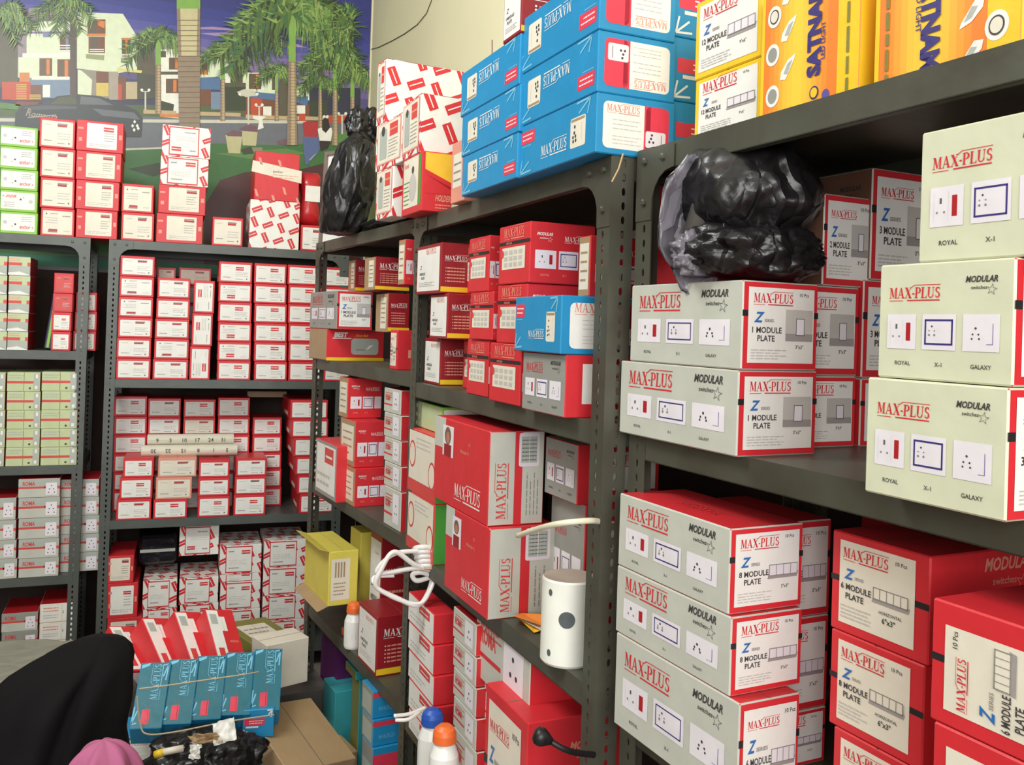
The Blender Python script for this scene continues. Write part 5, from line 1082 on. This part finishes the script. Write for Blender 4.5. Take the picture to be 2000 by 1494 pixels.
# bottles
def bottle(name, label, p, z, r, h, cap, capm, group=None):
    t = thing(name, label, 'bottle', (p.x, p.y, z), 0, group); mb = MB(); b = mat('bottle_plastic', (232, 232, 228), rough=.28, var=.02)
    mb.lathe([(0, 0), (r*.94, 0), (r, .006), (r, h-r*2.6), (r*.97, h-r*2.0), (r*.75, h-r*1.4), (r*.64, h-r*1.2), (r*.62, h-r*1.05)], b, 28); mb.build('body', t, smooth=True)
    mb = MB(); mb.lathe([(r*.76, h-r*1.15), (r*.8, h-r*1.1), (r*.78, h-r*.6), (r*.68, h-r*.28), (r*.4, h-r*.05), (0, h)], capm, 28); mb.build('cap', t, smooth=True)
    mb = MB(); a0 = math.atan2(-p.y, -p.x)
    n = 8; q = [(r*1.006*math.cos(a0+(k/n-.5)*1.1), r*1.006*math.sin(a0+(k/n-.5)*1.1)) for k in range(n+1)]
    for k in range(n): mb.poly([(q[k][0], q[k][1], h*.1), (q[k+1][0], q[k+1][1], h*.1), (q[k+1][0], q[k+1][1], h*.36), (q[k][0], q[k][1], h*.36)], 'white')
    for i in range(3): mb.poly([(q[3][0]*1.004, q[3][1]*1.004, h*(.32-.05*i)), (q[6][0]*1.004, q[6][1]*1.004, h*(.32-.05*i)), (q[6][0]*1.004, q[6][1]*1.004, h*(.335-.05*i)), (q[3][0]*1.004, q[3][1]*1.004, h*(.335-.05*i))], 'ink')
    mb.build('label', t); return t
OC = mat('cap_orange', (232, 108, 48), rough=.4, var=.03); BC = mat('cap_blue', (36, 84, 176), rough=.4, var=.03)
zz = ZS['A'][3]; p = RA.P(RA.hitT(690, 1236, .015)[0], .015, 0); bottle('bottle', 'small white bottle with orange cap on the farthest right rack', p, zz, .026, RA.hitT(690, 1173, .015)[1]-zz, 1, OC)
mb = MB(); mb.lathe([(0, 0), (.012, 0), (.013, .028), (.008, .034), (0, .035)], OC, 14, Matrix.Rotation(math.pi/2, 4, 'Y')); o = mb.build('bottle_nozzle', smooth=True); q = hitZ(668, 1242, zz); o.location = (q.x, q.y, zz+.013); tag(o, 'tiny orange nozzle lying left of the small orange-capped bottle', 'nozzle')
zB = ZS['B'][3]
f = FR['B']; carton('kraft', f.P(f.hitT(856, 1490, -.06)[0], -.062, 0), .11, .22, .505, math.atan2(f.es.y, f.es.x)-math.pi/2, 'tall brown carton in the aisle carrying the two capped white bottles')
p = at(843, 1400, 1.42); z0 = ZS['B'][4]
tagb = 'white glue bottle'
bottle('bottle', 'tall white bottle with domed blue cap, behind the orange-capped one', RB_.P(RB_.hitT(843, 1450, -.045)[0], -.045, 0), .505, .027, RB_.hitT(843, 1380, -.045)[1]-.505, 1, BC)
bottle('bottle', 'tall white bottle with domed orange cap, lowest in the picture', RB_.P(RB_.hitT(868, 1450, -.075)[0], -.075, 0), .505, .0265, RB_.hitT(868, 1413, -.075)[1]-.505, 1, OC)
# door chime housing: half round white cover with a hole
t = thing('chime_cover', 'white rounded plastic cover with a round hole, by the big post', 'door bell cover'); zz = ZS['B'][2]; cpos = hitZ(1102, 1300, zz)
q0 = hitZ(1060, 1285, zz); dist = (cpos-CAMP).dot(_F); r = 54*dist/F_; hgt = (1305-1138)*dist/F_
t.location = (cpos.x+r*.35, cpos.y+r*.5, zz); WP = mat('white_plastic', (238, 238, 228), rough=.38, var=.02)
mb = MB(); vd = math.atan2(-(cpos.y), -(cpos.x)); n = 40
hc, hr = hgt*.57, .0125; ahole = vd-.05
prof = [0, .004]+[hgt*k/24 for k in range(1, 24)]+[hgt-.003, hgt]; rp_ = [r-.003, r]+[r]*23+[r, r-.002]
v = []; 
for z_, r_ in zip(prof, rp_):
    for k in range(n*2): a = vd+2*math.pi*k/(n*2); v.append((r_*math.cos(a), r_*math.sin(a), z_))
fcs = []
N2 = n*2
def inhole(i, k):
    z_ = (prof[i]+prof[i+1])/2; da = ((vd+2*math.pi*(k+.5)/N2)-ahole+math.pi) % (2*math.pi)-math.pi
    return (da*r)**2+(z_-hc)**2 < hr**2
for i in range(len(prof)-1):
    for k in range(N2): fcs.append((i*N2+k, i*N2+(k+1) % N2, (i+1)*N2+(k+1) % N2, (i+1)*N2+k))
mb.mesh(v, fcs, WP); mb.poly([(p_[0], p_[1], hgt) for p_ in [(rp_[-1]*math.cos(2*math.pi*k/N2), rp_[-1]*math.sin(2*math.pi*k/N2)) for k in range(N2)]], mat('cover_top', (178, 160, 146), rough=.7))
mb.build('cover', t, smooth=False)
HM = mat('hole_dark', (84, 90, 92), rough=.7)
def disc(a, z_, rr, m, nm, tall=1):
    mb = MB(); pts = []
    for k in range(24):
        b = 2*math.pi*k/24; aa = a+math.cos(b)*rr/r; pts.append(((r+.0006)*math.cos(aa), (r+.0006)*math.sin(aa), z_+math.sin(b)*rr*tall))
    c = Vector(((r+.0008)*math.cos(a), (r+.0008)*math.sin(a), z_))
    for k in range(24): mb.poly([c, pts[k], pts[(k+1) % 24]], m)
    mb.build(nm, t)
disc(ahole, hc, hr, HM, 'round_hole'); disc(vd-.72, hgt*.86, .0035, HM, 'screw_hole', 1.5); disc(vd-.72, hgt*.16, .0035, HM, 'screw_hole', 1.5)
# yellowed papers beside it
mb = MB(); pc_ = hitZ(1035, 1222, zz)
for i in range(3):
    a = .3*i; c, s_ = math.cos(a), math.sin(a); pts = [(-.02, -.04), (.03, -.035), (.02, .04), (-.025, .03)]
    mb.poly([(pc_.x+.01+x*c-y*s_, pc_.y+x*s_+y*c, zz+.002+.003*i+.008*(k % 2)) for k, (x, y) in enumerate(pts)], ['orangel', 'cream', 'orange'][i])
tag(mb.build('paper_wrappers'), 'crumpled yellow and orange wrappers left of the rounded white cover', 'wrapper')
# cables
def smooth(pts, n=8):
    out = []
    for i in range(len(pts)-1):
        p0, p1, p2, p3 = pts[max(i-1, 0)], pts[i], pts[i+1], pts[min(i+2, len(pts)-1)]
        for k in range(n):
            t_ = k/n; out.append(.5*((2*p1)+(p2-p0)*t_+(2*p0-5*p1+4*p2-p3)*t_*t_+(3*p1-p0-3*p2+p3)*t_**3))
    return out+[pts[-1]]
t = thing('cable_bundle', 'white cable coiled and tied, hanging off the shelf by the far post', 'cable', at(850, 1090, 1.93))
def cable(pts, d, r, nm='cable_loop', m=CABLE):
    mb = MB(); pp = smooth([at(x, y, d+dd)-t.location for x, y, dd in pts]); mb.tube(pp, r, m, 8); return mb.build(nm, t, smooth=True)
D_ = 1.93
cable([(862, 1075, 0), (820, 1076, -.02), (775, 1080, -.04), (748, 1098, -.05), (736, 1118, -.05), (760, 1118, -.05), (810, 1110, -.03), (862, 1112, 0)], D_, .0049)
cable([(860, 1118, 0), (812, 1104, -.03), (770, 1078, -.05), (745, 1112, -.06), (735, 1145, -.06), (775, 1168, -.05), (815, 1182, -.04), (835, 1160, -.02), (846, 1125, 0)], D_, .0053)
cable([(856, 1130, 0), (825, 1118, -.01), (806, 1122, -.01), (815, 1134, -.01), (850, 1124, 0), (866, 1122, 0)], D_, .0055)
cable([(850, 1124, 0), (842, 1150, -.02), (822, 1178, -.03), (780, 1172, -.04), (740, 1150, -.05), (730, 1128, -.04), (770, 1124, -.03)], D_-.01, .0042)
mb = MB()
for i, y in enumerate((1073, 1081, 1090, 1099, 1108)):
    pp = [at(832+16*math.cos(a*.5)-6+i*2, y+4*math.sin(a*.5), D_-.005+.018*math.sin(a*.5))-t.location for a in range(13)]; mb.tube(pp+[pp[0]], .0064, CABLE, 8)
mb.build('cable_coil', t, smooth=True)
mb = MB(); pp = [at(838+20*math.cos(a*.5), 1113+3*math.sin(a*.5), D_-.004+.022*math.sin(a*.5))-t.location for a in range(13)]; mb.tube(pp+[pp[0]], .003, mat('tape_tan', (206, 160, 120), rough=.6), 6); mb.build('tape', t, smooth=True)
mb = MB(); D2 = 1.245; mb.tube(smooth([at(1012, 1046, D2+.12), at(1040, 1036, D2+.06), at(1075, 1026, D2), at(1110, 1020, D2-.02), at(1150, 1017, D2-.01), at(1168, 1018, D2+.01), at(1186, 1021, D2+.03)]), .0042, mat('cable_cream', (226, 222, 196), rough=.45), 8)
tag(mb.build('cable', smooth=True), 'cream cable crossing in front of the lower portrait carton to the post', 'cable')
t = thing('power_plug', 'black plug on a black lead hanging before the low red carton', 'plug', at(1060, 1440, 1.2)); D3_ = 1.2; BP = mat('black_rubber', (30, 26, 28), rough=.4)
mb = MB(); mb.tube([at(1043+5*k, 1433+2.2*k, D3_)-t.location for k in range(8)], .01, BP, 14, rs=[.007, .0115, .0125, .0125, .011, .009, .0065, .0045]); mb.build('plug_body', t, smooth=True)
mb = MB(); mb.tube(smooth([at(1076, 1448, D3_)-t.location, at(1100, 1462, D3_)-t.location, at(1125, 1470, D3_+.01)-t.location, at(1160, 1474, D3_+.03)-t.location]), .0042, BP, 8); mb.build('lead', t, smooth=True)
mb = MB(); mb.tube(smooth([at(770, 1398, 1.45), at(800, 1394, 1.47), at(830, 1382, 1.5)]), .003, CABLE, 6); mb.tube(smooth([at(772, 1406, 1.45), at(800, 1404, 1.46), at(826, 1384, 1.5)]), .003, CABLE, 6)
tag(mb.build('cable', smooth=True), 'two cut ends of white cable poking out by the blue-capped bottle', 'cable')
# string round the left blue stack
f = FR['B']; mb = MB(); st = mat('string_pink', (170, 130, 124), rough=.8)
pts = [at(960, 75, 0)]*0
for y in (78, 120, 165, 210, 260, 310, 362):
    s_, z_ = f.hitT(961-(y > 230)*5, y, tB-.003); pts.append(f.P(s_, tB-.003, z_))
mb.tube(pts, .0016, st, 5); tag(mb.build('string'), 'pinkish string tied down the front of the left blue stack', 'string')
mb = MB(); q = [at(1217, 300, 1.2), at(1208, 330, 1.2), at(1195, 355, 1.2)]; mb.tube(q, .0012, mat('twine', (196, 164, 120), rough=.8), 5); tag(mb.build('string'), 'short tan twine end hanging below the blue carton at the post', 'string')

# ================================================================== FOREGROUND LEFT
# pile base: dark crate on the floor carrying the blue and red cartons
zt2 = .50
def tilted(kind, px, py, dist, w, d, h, tilt, roll_, yaw_, label, group=None, **o):
    p = at(px, py, dist); t = carton(kind, (p.x, p.y, p.z), w, d, h, 0, label, group, **o)
    t.rotation_euler = (math.radians(tilt), math.radians(roll_), math.radians(yaw_)); t.rotation_mode = 'XYZ'
    return t
crate = thing('crate', 'dark crate under the blue cartons at the lower left', 'crate', (0, 0, 0)); pc_ = at(400, 1500, 2.35)
crate.location = (pc_.x, pc_.y+.05, 0); mb = MB(); DK = mat('dark_crate', (38, 34, 36), rough=.7)
mb.box((-.2, -.13, 0), (.2, .16, pc_.z+.06), DK, c=.006); mb.build('body', crate); mb = MB(); mb.box((-.21, -.14, pc_.z+.06), (.21, .17, pc_.z+.075), DK, c=.003); mb.build('lid', crate)
GBL = 'row of five tied blue cartons'
names = ['leftmost', 'second from left', 'middle', 'fourth from left', 'rightmost']
for i in range(5):
    tilted('tealtop', 297+i*55.5, 1386-i*8, 2.22+.03*i, .071, .172, .07, 38, 2, -8, 'blue carton lying tilted in the tied row, '+names[i], GBL)
GRL = 'tilted red cartons behind the blue row'
for i, (x, y, ya, ti) in enumerate(((240, 1306, 22, 24), (300, 1292, 24, 32), (360, 1280, 20, 34), (418, 1276, 16, 36))):
    tilted('redlid', x, y, 2.5, .085, .19, .07, ti, 14, ya+6, 'red carton with white strip, tilted behind the blue row, '+['leftmost', 'second from left', 'third from left', 'rightmost'][i], GRL)
for i, (x, y0) in enumerate(((290, 1470), (505, 1420), (500, 1478), (495, 1530))):
    tilted('blue' if i == 0 else 'blueback', x, y0, 2.28, .12 if i == 0 else .075, .12, .07, 0, 0, -8, ['blue carton standing under the left end of the tied row', 'blue carton directly under the right end of the tied row', 'blue carton second below the right end of the row', 'blue carton at the picture bottom below the row'][i], 'blue cartons under the tied row')
t = thing('string', 'pale string running across the five tied blue cartons', 'string'); t.name = 'packing_string'
for nm_, pts_ in (('upper_strand', [(272, 1345, 2.1), (330, 1338, 2.12), (400, 1328, 2.16), (470, 1318, 2.2), (505, 1312, 2.24)]), ('lower_strand', [(268, 1360, 2.1), (274, 1415, 2.1), (290, 1434, 2.1), (350, 1428, 2.11), (440, 1410, 2.15), (535, 1396, 2.22)])):
    mb = MB(); mb.tube(smooth([at(x, y, d-.0) for x, y, d in pts_], 6), .0018, mat('string_pale', (196, 180, 150), rough=.8), 5); mb.build(nm_, t)
lump('plastic_bag', tuple(at(400, 1482, 2.12)), (.13, .07, .065), 21, .2, BAG, 'black plastic bag under the row of blue cartons', 'plastic bag', rot=(0, 0, -.1))
t = thing('marker_pen', 'white and yellow tube lying on the lower black bag', 'tube', at(300, 1475, 2.0)); mb = MB(); a, b = at(303, 1474, 2.0)-t.location, at(318, 1469, 2.0)-t.location; c = at(358, 1461, 2.02)-t.location
mb.tube([a, b], .0085, 'yellow', 12); mb.build('cap', t, smooth=True); mb = MB(); mb.tube([b, c], .0075, 'cream', 12); mb.build('barrel', t, smooth=True)
def crumple(label, px, py, d, w, h, m, seed, rz=0, name='paper_scrap', cat='paper'):
    p = at(px, py, d); mb = MB(); n = 10; X = _R; Y = (_U*.8+_F*.6).normalized(); N_ = X.cross(Y); v = []
    for j in range(n+1):
        for i in range(n+1):
            u, w_ = i/n-.5, j/n-.5; z_ = .02*noise.noise(Vector((u*4+seed, w_*4, seed))); c, s_ = math.cos(rz), math.sin(rz)
            v.append(p+X*((u*c-w_*s_)*w)+Y*((u*s_+w_*c)*h)+N_*z_)
    mb.mesh(v, [(j*(n+1)+i, j*(n+1)+i+1, (j+1)*(n+1)+i+1, (j+1)*(n+1)+i) for j in range(n) for i in range(n)], m); return tag(mb.build(name, smooth=True), label, cat)
crumple('crumpled white paper lying on the lower black bag', 438, 1428, 2.05, .05, .05, 'white', 3, .3); crumple('narrow brown paper strip beside the crumpled white paper', 402, 1442, 2.04, .07, .02, 'kraft', 5, .35); crumple('small torn white scrap right of the yellow and white tube', 381, 1468, 2.02, .024, .03, 'white', 8)
# cartons to the right of the row
c1 = tilted('olive', 500, 1290, 2.75, .16, .2, .09, 8, 6, 28, 'olive and cream opened carton behind the red tilted ones', lab=1, f='T')
c2 = tilted('cream', 545, 1330, 2.6, .13, .1, .13, 0, 0, 18, 'white creased carton right of the olive one')
t = tilted('kraft', 572, 1470, 2.3, .2, .24, .06, 20, 8, 24, 'flat brown cardboard box at the bottom beside the farthest right rack')
big2 = carton('kraft', at(560, 1560, 2.6), .3, .3, .2, .2, 'dark brown carton on the floor supporting the opened cartons'); big2.location.z = 0
sc_ = at(500, 1300, 2.75).z; big2.location.x += .0
support = carton('dgrey', (at(490, 1400, 2.8).x, at(490, 1400, 2.8).y, 0), .42, .26, sc_-.075, .1, 'low grey carton stack base half hidden behind the red tilted cartons')
# white sack at the left
SACK = film('white_sack', (138, 136, 124), .55, .5, 5); p = at(85, 1380, 2.35)
lump('sack', (p.x-.1, p.y, (p.z+.135)/2), (.3, .2, (p.z+.165)/2), 31, .06, SACK, 'large creased white sack behind the person at the lower left', 'sack', flat=.96, shape=lambda q: Vector((q.x*(1.15 if abs(q.x) > .5 else 1), q.y, max(-1, min(.93, q.z*1.5)))))

# ------------------------------------------------------------------ the person in the foreground, seen from behind, seated low
PD = 1.22; hp = at(118, 1420, PD); fwd = Vector((math.sin(math.radians(-10)), math.cos(math.radians(-10)), 0))
per = thing('person', 'seated person seen from behind, head and back covered in black cloth', 'person', (hp.x, hp.y, 0), math.radians(8))
SK = mat('skin', (150, 104, 82), rough=.6); HZ = hp.z
import bmesh
def skin_body(joints, edges, name, parent, m, levels=2):
    me = bpy.data.meshes.new(name); me.from_pydata([j[0] for j in joints], edges, []); o = link(name, me, parent); me.materials.append(m)
    o.modifiers.new('skin', 'SKIN').use_smooth_shade = True; o.modifiers.new('sub', 'SUBSURF').levels = levels; o.modifiers['sub'].render_levels = levels
    for i, j in enumerate(joints): me.skin_vertices[0].data[i].radius = j[1] if isinstance(j[1], tuple) else (j[1], j[1])
    me.skin_vertices[0].data[0].use_root = True
    return o
hz_ = HZ; seat = .22; nk = hz_-.13; sh = hz_-.2
J = [((0, 0, seat), (.13, .11)), ((0, .01, seat+.16), (.12, .1)), ((0, .03, sh-.06), (.13, .1)), ((0, .03, nk), (.05, .05)), ((0, .04, hz_-.04), (.07, .08)), ((0, .04, hz_+.06), (.06, .07)),
     ((-.15, .03, sh), .05), ((-.21, .1, sh-.22), .04), ((-.12, .3, sh-.24), .03), ((-.08, .37, sh-.22), .028), ((.15, .03, sh), .05), ((.21, .1, sh-.22), .04), ((.12, .3, sh-.24), .03), ((.08, .37, sh-.22), .028),
     ((-.1, .08, seat-.02), .08), ((-.16, .42, seat+.04), .06), ((-.14, .4, .06), .045), ((-.14, .5, .035), .035), ((.1, .08, seat-.02), .08), ((.16, .42, seat+.04), .06), ((.14, .4, .06), .045), ((.14, .5, .035), .035)]
E_ = [(0, 1), (1, 2), (2, 3), (3, 4), (4, 5), (2, 6), (6, 7), (7, 8), (8, 9), (2, 10), (10, 11), (11, 12), (12, 13), (0, 14), (14, 15), (15, 16), (16, 17), (0, 18), (18, 19), (19, 20), (20, 21)]
skin_body(J, E_, 'body', per, SK)
def hand(side):
    w = Vector((side*.08, .37, sh-.22)); js = [(w, .02), (w+Vector((0, .045, 0)), .024)]; es = [(0, 1)]
    for k, (dx, L) in enumerate(((-.024, .05), (-.008, .058), (.008, .054), (.023, .042))):
        b = w+Vector((dx, .06, 0)); js += [(b, .009), (b+Vector((0, L*.55, -.008)), .0085), (b+Vector((0, L, -.026)), .0075)]; n_ = len(js); es += [(1, n_-3), (n_-3, n_-2), (n_-2, n_-1)]
    js += [(w+Vector((-side*.03, .03, 0)), .0095), (w+Vector((-side*.046, .058, -.01)), .008)]; n_ = len(js); es += [(0, n_-2), (n_-2, n_-1)]
    skin_body(js, es, 'hand', per, SK, 1)
hand(-1); hand(1)
# stool
st_ = thing('stool', 'low stool beneath the seated person', 'stool', (hp.x, hp.y, 0)); mb = MB(); mb.lathe([(0, .1), (.13, .1), (.135, .112), (.12, .122), (0, .122)], 'brown', 24); mb.build('seat', st_)
for k in range(4): mb = MB(); a = math.pi/4+k*math.pi/2; mb.tube([(.1*math.cos(a), .1*math.sin(a), .1), (.12*math.cos(a), .12*math.sin(a), 0)], .012, 'brown', 10); mb.build('leg', st_)
# black headcloth: dome over the head flowing over shoulders, with folds converging at the nape
CL = mat('black_cloth', (15, 13, 15), rough=.85, var=.15, scale=12, bump=.1, bscale=40, spec=.12)
mb = MB(); n, m_ = 72, 40; v = []
ztop = hz_+.106
for j in range(m_+1):
    k = j/m_; z_ = ztop-(ztop-.16)*k**1.25
    d_ = ztop-z_
    rx = .092*math.sqrt(max(0, 1-max(0, 1-d_/.1)**2)) if d_ < .1 else .092+.1*(1-math.exp(-(d_-.1)/.2))
    ry = .105*math.sqrt(max(0, 1-max(0, 1-d_/.1)**2)) if d_ < .1 else .105+.05*(1-math.exp(-(d_-.1)/.15))
    cx = .054-.04*min(1, d_/.05)-.1*(1-math.exp(-max(0, d_-.05)/.22))
    for i in range(n):
        a = 2*math.pi*i/n; back = max(0, -math.sin(a))
        fold = .004*math.sin(a*9+k*5)+.006*math.sin(a*5-k*9)
        fold += -.014*math.exp(-((a-math.radians(268)-k*.25)/.10)**2)*min(1, d_/.05)+.007*math.exp(-((a-math.radians(252)-k*.35)/.12)**2)*min(1, d_/.06)
        fold *= min(1, d_/.06)
        v.append((cx+(rx+fold)*math.cos(a), .03+(ry+fold)*math.sin(a), z_))
mb.mesh(v, [(j*n+i, j*n+(i+1) % n, (j+1)*n+(i+1) % n, (j+1)*n+i) for j in range(m_) for i in range(n)], CL); mb.build('headcloth', per, smooth=True)['label'] = 'black cloth with long folds'
PKM = mat('pink_cloth', (166, 92, 126), rough=.8, var=.06, scale=20, spec=.2)
q = at(200, 1520, 1.06); ql = Vector((q.x-hp.x, q.y-hp.y, 0)); ql.rotate(Matrix.Rotation(-math.radians(8), 3, 'Z'))
mb = MB(); n, m_ = 64, 18; v = []
for j in range(m_+1):
    k = j/m_; el = k*math.pi*.62
    for i in range(n):
        a = 2*math.pi*i/n; r_ = .037*math.sin(el)*(1+.2*math.sin(a*6+2.6*k)*k+.07*math.sin(a*13+3)*k); v.append((ql.x+r_*math.cos(a)*1.05, ql.y+r_*math.sin(a)*.9, q.z+.045*math.cos(el)*(1+.1*math.sin(a*6+2.6*k)*k)))
mb.mesh(v, [(j*n+i, j*n+(i+1) % n, (j+1)*n+(i+1) % n, (j+1)*n+i) for j in range(m_) for i in range(n)], PKM); mb.build('gathered_pink_cloth', per, smooth=True)['label'] = 'pink gathered cloth'
